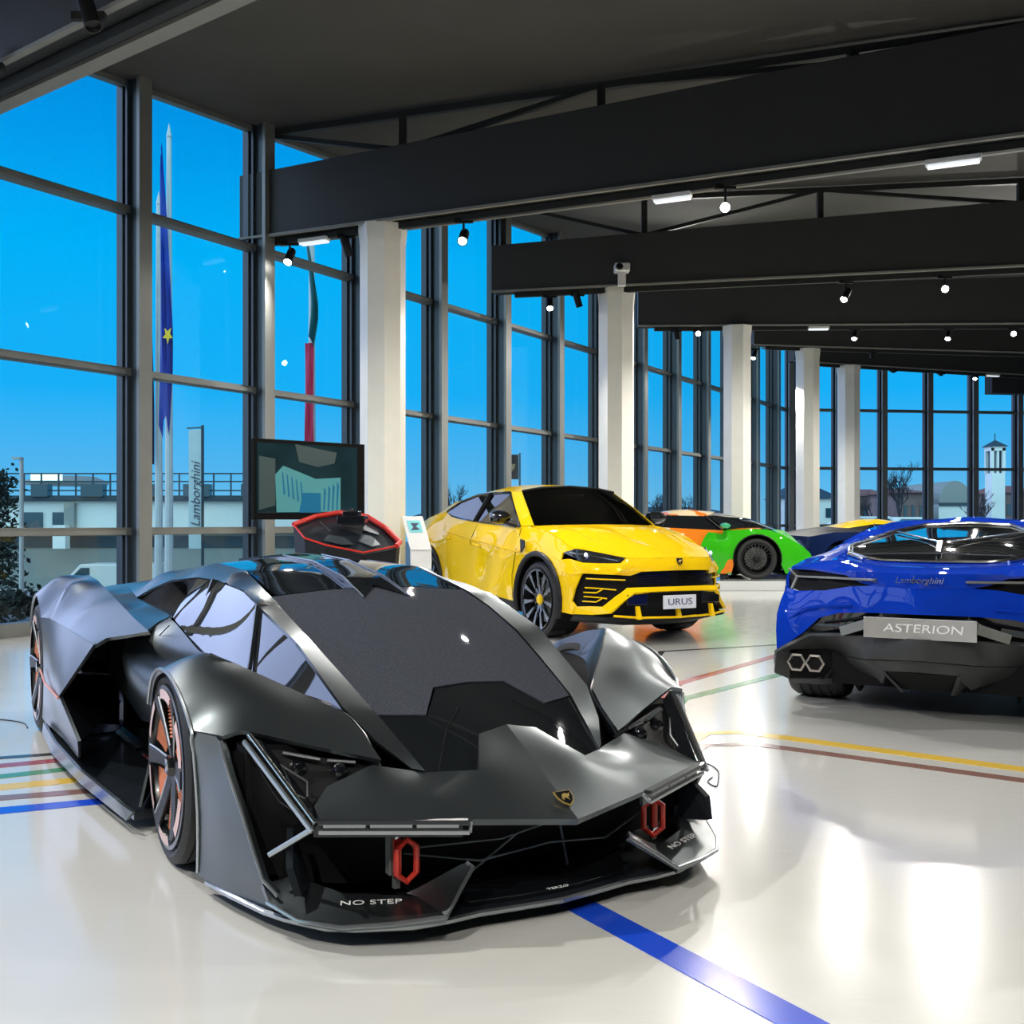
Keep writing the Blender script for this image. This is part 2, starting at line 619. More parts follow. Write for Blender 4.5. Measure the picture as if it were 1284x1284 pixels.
for k, t in enumerate(ft):
    p = far_pt(t)
    build_mullion(far_pt, FD, FN, t, tidx, 6.6); tidx += 1
    t1 = ft[k + 1] if k + 1 < len(ft) else (far_right - CORNER).length
    build_bay(far_pt, FD, FN, t, t1, widx, 6.6); widx += 1
wf = MB()
fa, fb2 = far_pt(0), far_pt((far_right - CORNER).length)
wf.prism([V(fa.x, fa.y, 6.55), V(fb2.x, fb2.y, 6.55), V(fb2.x, fb2.y, 8.0), V(fa.x, fa.y, 8.0)], V(0, 0.2, 0))
tag(wf.build('wall_far', M_BEAM, smooth=False), kind='structure')

# columns
def column(x, y, ztop, w, label, idx):
    R = w / 2 / math.cos(PI / 8)
    root = empty('octagonal_column', (x, y, 0), 0.2, label, 'column', 'octagonal columns along the glass wall')
    b = MB()
    prof = [(R * 0.98, 0.0), (R * 0.98, ztop - 0.25), (R * 1.05, ztop - 0.06), (R * 1.05, ztop)]
    b.lathe(prof, (0, 0, 0), 'Z', 8)
    b.build('shaft', M_COLUMN, root, smooth=False)
    b = MB()
    b.lathe([(R * 1.06, 0), (R * 1.06, 0.1)], (0, 0, 0), 'Z', 8)
    b.build('plinth', M_EDGE, root, smooth=False)
column(-1.57, 12.60, 4.74, 0.52, 'widest cream octagonal column, nearest one, behind the simulator console', 1)
column(1.69, 16.80, 4.90, 0.56, 'cream octagonal column rising behind the roof of the yellow car', 2)
column(4.57, 21.05, 5.12, 0.55, 'cream octagonal column behind the green racing car, third from the left', 3)
column(7.10, 24.90, 5.30, 0.54, 'cream octagonal column fourth from the left, before the dark window corner', 4)
column(9.27, 28.56, 5.45, 0.58, 'farthest cream octagonal column, close to the end windows', 5)

# beams: each a board box tapering towards the glass, trim edge, track and slim truss above
def beam(A, B, za0, za1, zb0, zb1, width, label, truss=True, idx=0):
    """A left end, B right end (x, y); z0 bottom, z1 top"""
    A, B = V(A[0], A[1], 0), V(B[0], B[1], 0)
    d = (B - A).normalized()
    n = V(d.y, -d.x, 0)
    root = empty('roof_beam', (A.x, A.y, 0), 0, label, 'beam', 'boarded beams fanning across the ceiling')
    L = (B - A)
    b = MB()
    b.prism([V(0, 0, za0), V(L.x, L.y, zb0), V(L.x, L.y, zb1), V(0, 0, za1)], -n * width)
    b.build('board_casing', M_BEAM, root, smooth=False, bevel=0.006)
    b = MB()
    b.bar(V(0, 0, za0 - 0.012) + n * 0.012, V(L.x, L.y, zb0 - 0.012) + n * 0.012, 0.05, 0.03)
    b.build('edge_trim', M_EDGE, root, smooth=False)
    b = MB()
    o = -n * (width * 0.5)
    s = d * 0.35
    b.bar(V(0, 0, za0 - 0.05) + o + s, V(L.x, L.y, zb0 - 0.05) + o, 0.07, 0.075)
    b.build('track_rail', M_TRUSS, root, smooth=False)
    b = MB()
    o = -n * (width + 0.04)
    b.bar(V(0, 0, za0 - 0.02) + o + s, V(L.x, L.y, zb0 - 0.02) + o, 0.05 if idx else 0.13, 0.035)
    b.build('rear_edge_trim', M_EDGE, root, smooth=False)
    if truss:
        b = MB()
        def top(k):
            p = A + L * k
            return V(L.x * k, L.y * k, ceil_z(p.x, p.y) - 0.05)
        def low(k):
            return V(L.x * k, L.y * k, za1 + (zb1 - za1) * k)
        o = -n * width * 0.5
        b.bar(top(0) + o, top(1) + o, 0.07, 0.08)
        ks = [0.01, 0.16, 0.335, 0.52, 0.70, 0.88]
        for k in ks:
            if top(k).z - low(k).z > 0.06:
                b.bar(low(k) + o, top(k) + o, 0.09, 0.09)
        for i, (k0, k1) in enumerate(zip(ks, ks[1:])):
            if i % 2 == 0:
                b.bar(top(k0) + o, low(k1) + o, 0.06, 0.055)
            else:
                b.bar(low(k0) + o, top(k1) + o, 0.06, 0.055)
        b.build('truss', M_TRUSS, root, smooth=False)
    return root
BEAMS = {
 0: ((-5.75, 9.15), (3.6, 2.35), 4.58, 5.42, 4.58, 5.55, 0.35),
 1: ((-3.47, 13.2), (9.6, 7.37), 4.76, 5.56, 4.72, 5.88, 0.35),
 2: ((-0.33, 16.85), (14.6, 13.4), 4.91, 5.65, 4.87, 6.0, 0.35),
 3: ((2.56, 21.05), (17.4, 20.4), 5.15, 5.9, 5.12, 6.2, 0.35),
 4: ((5.7, 24.4), (17.4, 26.3), 5.34, 6.1, 5.34, 6.4, 0.35),
 5: ((7.6, 27.9), (17.4, 30.6), 5.50, 6.3, 5.38, 6.5, 0.35)}
BL = {0: 'dark roof beam crossing the top left corner of the photo', 1: 'largest charcoal roof beam, sloping across the upper part of the room',
      2: 'charcoal roof beam second from the front, its end near the second column', 3: 'charcoal roof beam third from the front, over the third column',
      4: 'low-looking dark roof beam over the fourth column', 5: 'farthest dark roof beam, above the end windows'}
for k, a in BEAMS.items():
    beam(*a, BL[k], truss=(k in (1, 2)), idx=k)
# lower bulkhead by the far right windows
tag(MB().box((15.6, 31.3, 5.36), (2.6, 0.4, 0.7), 0.12).build('bulkhead_box', M_BEAM, smooth=False, bevel=0.01), 'dark boxed bulkhead hanging over the end windows at the right', 'bulkhead')

def beam_point(k, px):
    (ax, ay), (bx, by) = BEAMS[k][0], BEAMS[k][1]
    u = (px - 642) / 1300.0
    dx, dy = bx - ax, by - ay
    t = (u * ay - ax) / (dx - u * dy)
    return V(ax + dx * t, ay + dy * t, BEAMS[k][2] + (BEAMS[k][4] - BEAMS[k][2]) * t), V(dx, dy, 0).normalized()

# track spotlights
def spotlight(pos, zlamp, aim, label, lit, watts=0, angle=100, big=1.0):
    root = empty('track_spotlight', (pos.x, pos.y, 0), 0, label, 'spotlight', 'spotlights on the ceiling tracks')
    ztop = pos.z - 0.09
    aimv = V(*aim).normalized()
    c = V(0, 0, zlamp)
    b = MB()
    b.box((0, 0, ztop + 0.005), (0.22, 0.045, 0.05))
    b.tube([(0, 0, ztop), (0, 0, zlamp + 0.05)], 0.014, 8)
    b.build('mount', M_BLACK, root)
    q = aimv.to_track_quat('Z', 'Y').to_matrix()
    b = MB()
    b.lathe([(0.0, -0.13), (0.045, -0.13), (0.055, -0.10), (0.055, 0.10), (0.062, 0.115), (0.05, 0.115), (0.045, 0.09)], c, 'Z', 16, M=q)
    b.build('housing', M_BLACK, root)
    if lit:
        b = MB()
        b.lathe([(0.0, 0.104), (0.047, 0.104), (0.047, 0.112), (0, 0.118)], c, 'Z', 20, M=q)
        b.build('lens', M_LAMP, root)
        l = throw('lamp_beam', V(pos.x, pos.y, zlamp) + aimv * 0.16, V(pos.x, pos.y, zlamp) + aimv * 3, watts, angle)
    return root
def spot_at(k, px, py, aim, label, lit=True, watts=300, angle=100, off=-0.17):
    p, d = beam_point(k, px)
    n = V(d.y, -d.x, 0)
    p = p + n * off
    z = CAM_H + (655 - py) * p.y / 1300.0
    spotlight(p, z, aim, label, lit, watts, angle)
TOCAM = (-0.25, -0.75, -0.6)
spot_at(1, 905, 260, (-0.22, -0.93, -0.30), 'brightest lit spotlight, near the top centre of the room', watts=260)
spot_at(2, 1187, 362, (-0.30, -0.92, -0.26), 'large bright spotlight above the blue car', watts=300)
spot_at(3, 1275, 418, (-0.35, -0.9, -0.26), 'bright spotlight at the right edge, above the end windows', watts=450)
spot_at(3, 877, 418, (-0.2, -0.95, -0.25), 'lit spotlight in front of the windows left of the third column', watts=350)
spot_at(1, 573, 297, (-0.1, -0.75, -0.65), 'lit spotlight just right of the nearest column', watts=350)
spot_at(1, 353, 322, (-0.1, -0.6, -0.75), 'small lit spotlight left of the nearest column', watts=300)
spot_at(2, 687, 381, (0.0, -0.6, -0.8), 'small lit spotlight left of the second column', watts=350)
spot_at(2, 1062, 370, (-0.45, -0.5, -0.7), 'lit spotlight on the second beam above the green racing car', watts=130)
spot_at(3, 1075, 420, (-0.3, -0.5, -0.8), 'lit spotlight on the third beam, right of the fourth column', watts=400)
spot_at(3, 1193, 420, (-0.3, -0.5, -0.8), 'lit spotlight on the third beam below the large bright one', watts=400)
spot_at(4, 949, 445, (-0.3, -0.5, -0.8), 'tiny lit spotlight between the third and fourth columns', watts=300)
spot_at(5, 1228, 472, (-0.3, -0.6, -0.7), 'tiny lit spotlight before the end windows', watts=300)
spot_at(1, 425, 310, (0.25, 0.3, -0.9), 'unlit black spotlight against the window left of the nearest column', False)
spot_at(2, 722, 376, (0.3, 0.3, -0.9), 'unlit black spotlight beside the second column', False)
spot_at(3, 849, 418, (0.2, 0.3, -0.9), 'unlit black spotlight between the second and third columns', False)
spot_at(4, 1098, 443, (0.1, 0.3, -0.9), 'unlit spotlight hanging before the fifth column', False)
spot_at(5, 1125, 462, (0.1, 0.3, -0.9), 'unlit spotlight before the end windows, right of the fifth column', False)
spot_at(5, 1185, 466, (0.1, 0.3, -0.9), 'unlit spotlight before the end windows, near their middle', False)
spot_at(0, 132, 16, (0.35, -0.2, -0.92), 'large unlit black spotlight at the top left edge of the photo', False, off=0.12)
spot_at(0, 6, 72, (0.3, -0.3, -0.9), 'black spotlight cut off by the left edge of the photo', False, off=0.12)

# emergency battens and the camera on the beam
def batten(k, px, label, L=0.42, dz=-0.06, n_off=0.0):
    p, d = beam_point(k, px)
    n = V(d.y, -d.x, 0)
    root = empty('batten_light', (p.x + n.x * n_off, p.y + n.y * n_off, p.z + dz), math.atan2(d.y, d.x), label, 'light fitting', 'white batten lights on the beams')
    MB().box((0, 0, 0), (L, 0.12, 0.05)).build('casing', M_WHITE, root, smooth=False, bevel=0.01)
    MB().box((0, 0, -0.035), (L * 0.93, 0.1, 0.03)).build('diffuser', M_BATTEN, root, smooth=False, bevel=0.01)
batten(1, 838, 'white batten light left of the brightest spotlight', n_off=-0.15, dz=-0.12)
batten(1, 1195, 'white batten light at the upper right on the big beam', n_off=-0.15, dz=-0.12, L=0.5)
batten(1, 385, 'white batten light above the window left of the nearest column', n_off=-0.15, dz=-0.09)
batten(3, 1028, 'small white batten light above the fourth column', n_off=-0.1, dz=-0.05)
batten(5, 1248, 'small white batten light above the end windows', n_off=-0.1, dz=-0.05)
p, d = beam_point(2, 778)
root = empty('projector', (p.x, p.y - 0.20, 0), 0, 'small white projector on the beam above the second column', 'projector')
b = MB(); b.box((0, 0, p.z + 0.21), (0.24, 0.22, 0.13)); b.build('body', M_WHITE, root, bevel=0.02)
b = MB(); b.lathe([(0.05, 0), (0.055, 0.05), (0.04, 0.06)], (-0.05, -0.11, p.z + 0.20), 'Y', 16, M=Matrix.Rotation(PI, 3, 'Z')); b.build('lens', M_BLACKGLOSS, root)
b = MB(); b.box((0, 0.0, p.z + 0.04), (0.12, 0.1, 0.22)); b.build('bracket', M_WHITE, root, bevel=0.01)

# painted floor lines
FLOORC = {'blue': (0.012, 0.07, 0.62), 'red': (0.33, 0.06, 0.07), 'green': (0.08, 0.26, 0.13), 'yellow': (0.68, 0.46, 0.07), 'brown': (0.22, 0.12, 0.10), 'black': (0.05, 0.05, 0.055)}
def stripe(colour, pts, w, label, z=0.002):
    """pts: centre line on the floor"""
    P = [V(p[0], p[1], 0) for p in pts]
    L, R = [], []
    for i, p in enumerate(P):
        d = (P[min(i + 1, len(P) - 1)] - P[max(i - 1, 0)]).normalized()
        n = V(-d.y, d.x, 0) * (w / 2)
        L.append(p + n); R.append(p - n)
    b = MB()
    for i in range(len(P) - 1):
        b.prism([V(L[i].x, L[i].y, 0.0), V(L[i + 1].x, L[i + 1].y, 0.0), V(R[i + 1].x, R[i + 1].y, 0.0), V(R[i].x, R[i].y, 0.0)], (0, 0, z))
    m = mat('floor_line_' + colour, FLOORC[colour], 0.2, vscale=4, var=0.04, spec=0.6)
    tag(b.build('floor_line', m, smooth=False), label, 'floor line', 'coloured lines on the floor')
def gp(px, py):
    q = ground(px, py)
    return (q.x, q.y)
stripe('black', [(-6.5, 3.35), gp(0, 950.5), gp(100, 943.5), (0.5, 5.9), gp(830, 817), gp(985, 808)], 0.06, 'thin dark line, rearmost of the coloured lines on the floor')
stripe('red', [(-6.5, 3.2), gp(0, 960.5), gp(107, 950.5), (0.4, 5.3), gp(850, 857.5), gp(985, 819)], 0.085, 'dull red line on the floor, passing under the grey car')
stripe('green', [(-6.5, 3.05), gp(0, 974), gp(117, 961), (0.6, 5.0), gp(855, 877), gp(985, 844)], 0.085, 'green line on the floor, passing under the grey car')
stripe('yellow', [(-6.5, 2.92), gp(0, 987.5), gp(132, 974.6), (0.5, 4.6), gp(880, 919.5), gp(930, 918), gp(1284, 965), (4.2, 3.4)], 0.105, 'yellow line on the floor in front of the blue car')
stripe('brown', [(-6.5, 2.78), gp(0, 1001), gp(144, 989.5), (0.4, 4.3), gp(880, 935), gp(945, 933), gp(1284, 979), (4.2, 3.3)], 0.085, 'brown line on the floor, running beside the yellow one')
stripe('blue', [(-6.5, 2.65), gp(0, 1017), gp(154, 1002.3), (-0.3, 3.9), gp(712, 1127), gp(1006, 1284), (1.5, 1.0)], 0.105, 'bright blue line on the floor, coming from under the nose of the grey car')

# ================================================================== THE CARS
M_GREY = mat('satin_grey_car_paint', (0.112, 0.132, 0.142), 0.34, 0.95, coat=0.35, coat_rough=0.22, vscale=1.5, var=0.04)
M_GREYEDGE = mat('light_satin_metal', (0.42, 0.45, 0.47), 0.28, 0.9, vscale=3)
M_CARBON = mat('dark_blue_black_composite', (0.012, 0.016, 0.021), 0.28, coat=0.3, vscale=14, var=0.2)
M_SHIELD = mat('dark_tinted_windscreen', (0.050, 0.055, 0.070), 0.4, 0.0, coat=0.3, coat_rough=0.03, vscale=260, var=0.35, spec=0.0)
M_LOWGLASS = mat('black_tinted_glass', (0.008, 0.010, 0.012), 0.03, coat=0.4, coat_rough=0.01, vscale=4, spec=0.4)
M_SIDEGLASS = mat('side_tinted_glass', (0.012, 0.014, 0.016), 0.02, coat=1.0, coat_rough=0.0, vscale=4, spec=1.0)
M_COPPER = mat('copper_metal', (0.60, 0.20, 0.10), 0.4, 0.15, vscale=20)
M_ROSE = mat('pale_copper_ring', (0.66, 0.44, 0.38), 0.35, 0.3, vscale=20)
M_RED = mat('red_anodised', (0.55, 0.03, 0.015), 0.35, 0.2, coat=0.5, vscale=10)
M_GOLD = mat('gold_emblem', (0.45, 0.32, 0.09), 0.4, 0.6, vscale=30)
M_TEXTW = mat('white_lettering', (0.8, 0.82, 0.82), 0.4, vscale=30)

def emblem(parent, pos, right, up, size, name='emblem'):
    """gold rimmed black shield with a small gold bull"""
    R = frame_rot(right, up)
    sh = [(-0.5, 0.42), (0.5, 0.42), (0.46, -0.05), (0.3, -0.38), (0, -0.62), (-0.3, -0.38), (-0.46, -0.05)]
    P = lambda k, z: [V(*pos) + R @ V(x * size * k, y * size * k, z) for x, y in sh]
    b = MB(); b.prism(P(1.0, 0), R @ V(0, 0, 0.004))
    e = b.build(name, M_GOLD, parent, smooth=False)
    b = MB(); b.prism(P(0.86, 0.0042), R @ V(0, 0, 0.0015))
    b.build('shield_field', M_BLACKGLOSS, e, smooth=False)
    b = MB()
    bull = [(-0.26, -0.1), (-0.16, 0.12), (0.02, 0.2), (0.2, 0.12), (0.3, 0.22), (0.24, -0.02), (0.1, -0.08), (0.14, -0.28), (0.02, -0.14), (-0.12, -0.1), (-0.2, -0.26)]
    b.prism([V(*pos) + R @ V(x * size, y * size, 0.0058) for x, y in bull], R @ V(0, 0, 0.0015))
    b.build('bull', M_GOLD, e, smooth=False)
    return e

def tyre(b, c, R, w, r_in, treads=True, M=None):
    """c: centre of the tyre; axle along Y"""
    h = w / 2
    prof = [(r_in, -h * 0.86), (r_in + (R - r_in) * 0.45, -h), (R - 0.02, -h * 0.96), (R - 0.004, -h * 0.82)]
    if treads:
        for q in (-0.5, -0.16, 0.16, 0.5):
            prof += [(R, h * (q - 0.045)), (R - 0.007, h * (q - 0.04)), (R - 0.007, h * (q + 0.04)), (R, h * (q + 0.045))]
    prof += [(R - 0.004, h * 0.82), (R - 0.02, h * 0.96), (r_in + (R - r_in) * 0.45, h), (r_in, h * 0.86)]
    b.lathe(prof, c, 'Y', 48, M=M, closed=True)

# ------------------------------------------------------------------ the grey concept car
TZ = empty('concept_car', (-0.417, 4.0, 0), math.atan2(-math.cos(0.524), math.sin(0.524)), 'low satin grey concept sports car with copper wheels, nearest the camera', 'car')
REF = (-1.0, 0, 0.25)

def both(fn):
    for s in (-1, 1):
        fn(s)

# bonnet, creased along the middle
b = MB()
for s in (-1, 1):
    o = flip([(1.21, 0, .305), (1.165, .15, .315), (1.115, .306, .324), (1.03, .485, .330), (.933, .672, .334), (.86, .66, .350), (.80, .60, .385), (.80, .46, .430), (.854, .315, .402), (.965, .19, .417), (.806, .104, .487), (.80, 0, .506)], s)
    b.panel(o, flip([(1.0, .35, .372), (1.05, .2, .372), (.93, .5, .368)], s), 'z', 0.03, 0.022, REF)
b.build('bonnet', M_GREY, TZ, angle=14)

# windscreen and the dark glass in front of it
WS = [(-.323, .423, .858), (-.1, .425, .80), (.15, .413, .722), (.40, .388, .625), (.608, .364, .540)]
b = MB()
o = [(-.30, 0, .884)] 
b.panel([(x, -y, z) for x, y, z in reversed(WS)] + [(-.31, -.2, .878), (-.295, 0, .884), (-.31, .2, .878)] + WS + [(.67, .223, .536), (.542, .136, .600), (.53, 0, .606), (.542, -.136, .600), (.67, -.223, .536)],
        [(.15, 0, .757), (.0, .2, .80), (.0, -.2, .80), (.35, .22, .672), (.35, -.22, .672)], 'z', 0.05, 0.006, REF)
b.build('windscreen', M_SHIELD, TZ)
b = MB()
b.panel([(.545, -.13, .594), (.535, 0, .600), (.545, .13, .594), (.672, .22, .530), (.612, .36, .534), (.87, .312, .394), (.93, .2, .385), (.96, 0, .40), (.93, -.2, .385), (.87, -.312, .394), (.612, -.36, .534), (.672, -.22, .530)],
        [(.80, 0, .485)], 'z', 0.05, 0.006, REF)
b.build('lower_windscreen', M_LOWGLASS, TZ)
# frame ribs seen through the lower glass, lying just above it
both(lambda s: MB().tube(flip([(.66, .10, .552), (.75, .19, .50), (.88, .28, .405)], s), 0.0015, 6).build('windscreen_rib', M_DARKHOLE, TZ))

# roof of dark glass with two raised spines, running down to the tail
b = MB()
for s in (-1, 1):
    b.panel(flip([(-.30, 0, .886), (-.315, .2, .880), (-.335, .40, .862), (-.75, .40, .943), (-1.3, .38, .955), (-2.0, .34, .90), (-2.8, .36, .80), (-3.2, .40, .74), (-3.25, 0, .76), (-2.0, 0, .93), (-1.3, 0, .985), (-.75, 0, .962)], s),
            flip([(-1.0, .2, .972), (-.6, .2, .93)], s), 'z', 0.08, 0.008, REF)
b.build('roof_glass', M_LOWGLASS, TZ, angle=10)
b = MB()
b.panel([(-.16, -.10, .853), (-.42, -.09, .922), (-.8, -.085, .974), (-1.3, -.10, .992), (-1.9, -.12, .955), (-1.9, .12, .955), (-1.3, .10, .992), (-.8, .085, .974), (-.42, .09, .922), (-.16, .10, .853), (-.30, 0, .895)], [(-.8, 0, .984), (-1.3, 0, 1.0)], 'z', 0.05, 0.016, REF, stiff=.0005)
sp = b.build('roof_spine', M_LOWGLASS, TZ, angle=20)
both(lambda s: MB().tube(flip([(-.165, .10, .856), (-.42, .09, .926), (-.8, .085, .978), (-1.2, .097, .993)], s), 0.0035, 6).build('spine_edge', M_GREYEDGE, sp))

# windscreen pillars that run back as roof rails
def rail(s):
    b = MB()
    inner = [(.862, .316, .408), (.608, .368, .545), (.40, .392, .63), (.15, .417, .727), (-.1, .429, .805), (-.323, .427, .863), (-.75, .405, .944), (-1.3, .385, .958), (-2.0, .345, .905), (-2.8, .36, .81)]
    outer = [(-3.05, .55, .768), (-2.6, .565, .775), (-2.05, .62, .755), (-1.85, .575, .815), (-1.6, .535, .866), (-1.19, .505, .897), (-.88, .492, .899), (-.45, .497, .879), (-.2, .512, .838), (.20, .492, .735), (.572, .462, .563), (.72, .41, .478), (.83, .345, .412)]
    b.panel(flip(inner + outer, s), flip([(-.735, .465, .936), (-1.3, .46, .935), (-.25, .485, .865), (-2.1, .5, .868)], s), 'z', 0.05, 0.012, REF)
    b.build('roof_rail', M_GREY, TZ, angle=40)
both(rail)

# side windows with their dividers
def sideglass(s):
    b = MB()
    b.panel(flip([(-1.02, .655, .735), (-1.19, .503, .890), (-.88, .490, .892), (-.45, .495, .872), (-.2, .508, .832), (.20, .488, .728), (.572, .458, .555), (.30, .535, .560), (.016, .60, .600), (-.5, .645, .635)], s),
            (), 'y', 0.06, 0.006, REF, stiff=.02)
    g = b.build('side_window', M_SIDEGLASS, TZ)
    MB().bar(V(-.93, .488 * s, .893), V(-.78, .60 * s, .70), 0.035, 0.012, up=(1, 0, 0)).build('window_divider', M_CARBON, g)
    b = MB()
    b.bar(V(-.20, .513 * s, .835), V(.0, .600 * s, .625), 0.014, 0.010, up=(1, 0, 0))
    b.build('window_divider', M_CARBON, g)
both(sideglass)

# intake behind the side window
def scoop(s):
    b = MB()
    b.panel(flip([(-2.05, .600, .742), (-1.85, .57, .80), (-1.6, .53, .855), (-1.19, .50, .890), (-1.02, .60, .735), (-1.3, .58, .70)], s), flip([(-1.5, .42, .77)], s), 'y', 0.06, 0.006, REF)
    b.build('side_intake', M_DARKHOLE, TZ)
    b = MB()
    b.panel(flip([(-1.02, .658, .733), (-1.15, .64, .735), (-1.6, .63, .742), (-2.05, .622, .752), (-1.7, .50, .72), (-1.2, .46, .72)], s), (), 'z', 0.06, 0.01, REF)
    b.build('intake_floor', M_GREY, TZ)
    b = MB()
    b.panel(flip([(-1.19, .505, .887), (-1.02, .655, .735), (-1.10, .62, .735), (-1.35, .48, .86)], s), (), 'y', 0.05, 0.006, REF)
    b.build('intake_lip', M_CARBON, TZ)
both(scoop)

# door panel
def door(s):
    b = MB()
    b.panel(flip([(-1.02, .662, .735), (-.75, .662, .688), (-.5, .665, .645), (.0, .625, .605), (.05, .70, .50), (-.25, .745, .40), (-.60, .775, .34), (-.95, .795, .305), (-1.35, .835, .42), (-1.74, .865, .525), (-1.45, .84, .60), (-1.0, .80, .672), (-1.15, .71, .72)], s),
            flip([(-.7, .76, .56), (-1.2, .805, .58)], s), 'y', 0.06, 0.015, REF)
    d = b.build('door', M_GREY, TZ)
    b = MB()
    b.tube(flip([(-.83, .705, .716), (-1.09, .800, .545), (-.84, .783, .472)], s), 0.0022, 6)
    b.build('door_gap', M_DARKHOLE, d)
both(door)

# shoulder between the cabin and the rear wing
def shoulder(s):
    b = MB()
    b.panel(flip([(-1.02, .664, .737), (-1.15, .645, .738), (-1.6, .634, .745), (-2.05, .624, .755), (-2.6, .567, .777), (-3.05, .552, .77), (-3.15, .80, .72), (-2.4, .80, .79), (-1.9, .79, .745), (-1.34, .80, .715), (-.9, .80, .68), (-1.0, .72, .715)], s),
            flip([(-1.7, .70, .715), (-2.4, .68, .75)], s), 'z', 0.06, 0.012, REF)
    b.build('shoulder_panel', M_GREY, TZ, angle=45)
both(shoulder)

RW = (-2.62, .345)
def rear_wing(s):
    """rear mudguard: blade-like top that juts forward, and the side below it"""
    b = MB()
    arch = [(x, y, z) for x, y, z in arc(RW[0], RW[1], .405, 48, 150, 1.052, 10)]
    top = [(-.66, .82, .712), (-.80, .88, .688), (-.95, .937, .664), (-.93, .985, .640), (-1.5, 1.02, .655), (-2.0, 1.045, .665)] + arch + [(-3.2, .96, .56), (-3.35, .80, .62), (-3.2, .78, .745), (-2.75, .80, .835), (-2.35, .815, .865), (-2.0, .818, .852), (-1.34, .822, .782), (-1.0, .82, .742)]
    b.panel(flip(top, s), flip([(-2.0, .975, .815), (-2.5, .97, .838), (-1.5, .945, .735), (-2.9, .95, .76)], s), 'z', 0.05, 0.014, REF)
    side = [(-.93, .99, .642), (-1.35, 1.075, .375), (-.98, 1.045, .235), (-1.15, 1.02, .13), (-1.7, 1.015, .11), (-2.262, 1.045, .11)] + list(reversed(arc(RW[0], RW[1], .405, 48, -33, 1.052, 12))) [0:0] + arc(RW[0], RW[1], .405, -33, 48, 1.052, 12) + [(-2.0, 1.045, .668), (-1.5, 1.02, .658)]
    b.panel(flip(side, s), flip([(-1.7, 1.075, .42), (-1.6, 1.06, .25)], s), 'y', 0.05, 0.014, REF)
    w = b.build('rear_wing', M_GREY, TZ, angle=26)
    b = MB()
    b.tube(flip([(-2.21, 1.068, .385), (-1.8, 1.088, .372), (-1.35, 1.079, .365)], s), 0.005, 6)
    b.build('copper_line', M_COPPER, w)
both(rear_wing)

# black side intake, its floor, and the sill blade
def side_duct(s):
    b = MB()
    b.prism(flip([(-2.15, .72, .64), (-.05, .66, .56), (-.05, .66, .08), (-2.15, .72, .08)], s), (0, -.02 * s, 0))
    fr_ = [(-.925, .985, .645), (-1.35, 1.066, .375), (-.98, 1.035, .235), (-1.15, 1.01, .12)]
    bk_ = [(-1.75, .72, .62), (-1.95, .72, .37), (-1.85, .72, .25), (-1.85, .72, .12)]
    b.add(flip(fr_ + bk_, s), [(i, i + 1, i + 5, i + 4) for i in range(3)])
    b.build('side_duct', M_BLACKGLOSS, TZ)
    b = MB()
    b.prism(flip([(-2.1, 1.03, .045), (-1.7, 1.04, .045), (-1.0, 1.01, .045), (-.36, .93, .045), (-.38, .70, .045), (-2.1, .75, .045)], s), (0, 0, .035))
    b.build('sill_floor', M_CARBON, TZ, smooth=False)
    b = MB()
    b.panel(flip([(-2.10, 1.065, .13), (-1.60, 1.07, .125), (-1.0, 1.04, .115), (-.42, .985, .115), (-.30, .945, .09), (-.35, .96, .05), (-1.0, 1.03, .05), (-1.7, 1.07, .05), (-2.15, 1.065, .07)], s), (), 'y', 0.06, 0.012, REF)
    b.build('sill_blade', M_GREY, TZ)
    b = MB()
    b.panel(flip([(-.30, .80, .50), (-.31, .88, .30), (-.33, .92, .10), (-.70, .80, .09), (-.95, .735, .12), (-.80, .72, .34), (-.50, .74, .46)], s), flip([(-.55, .80, .26)], s), 'y', .05, .01, (-.6, 0, .3))
    b.build('duct_panel', M_GREY, TZ)
both(side_duct)

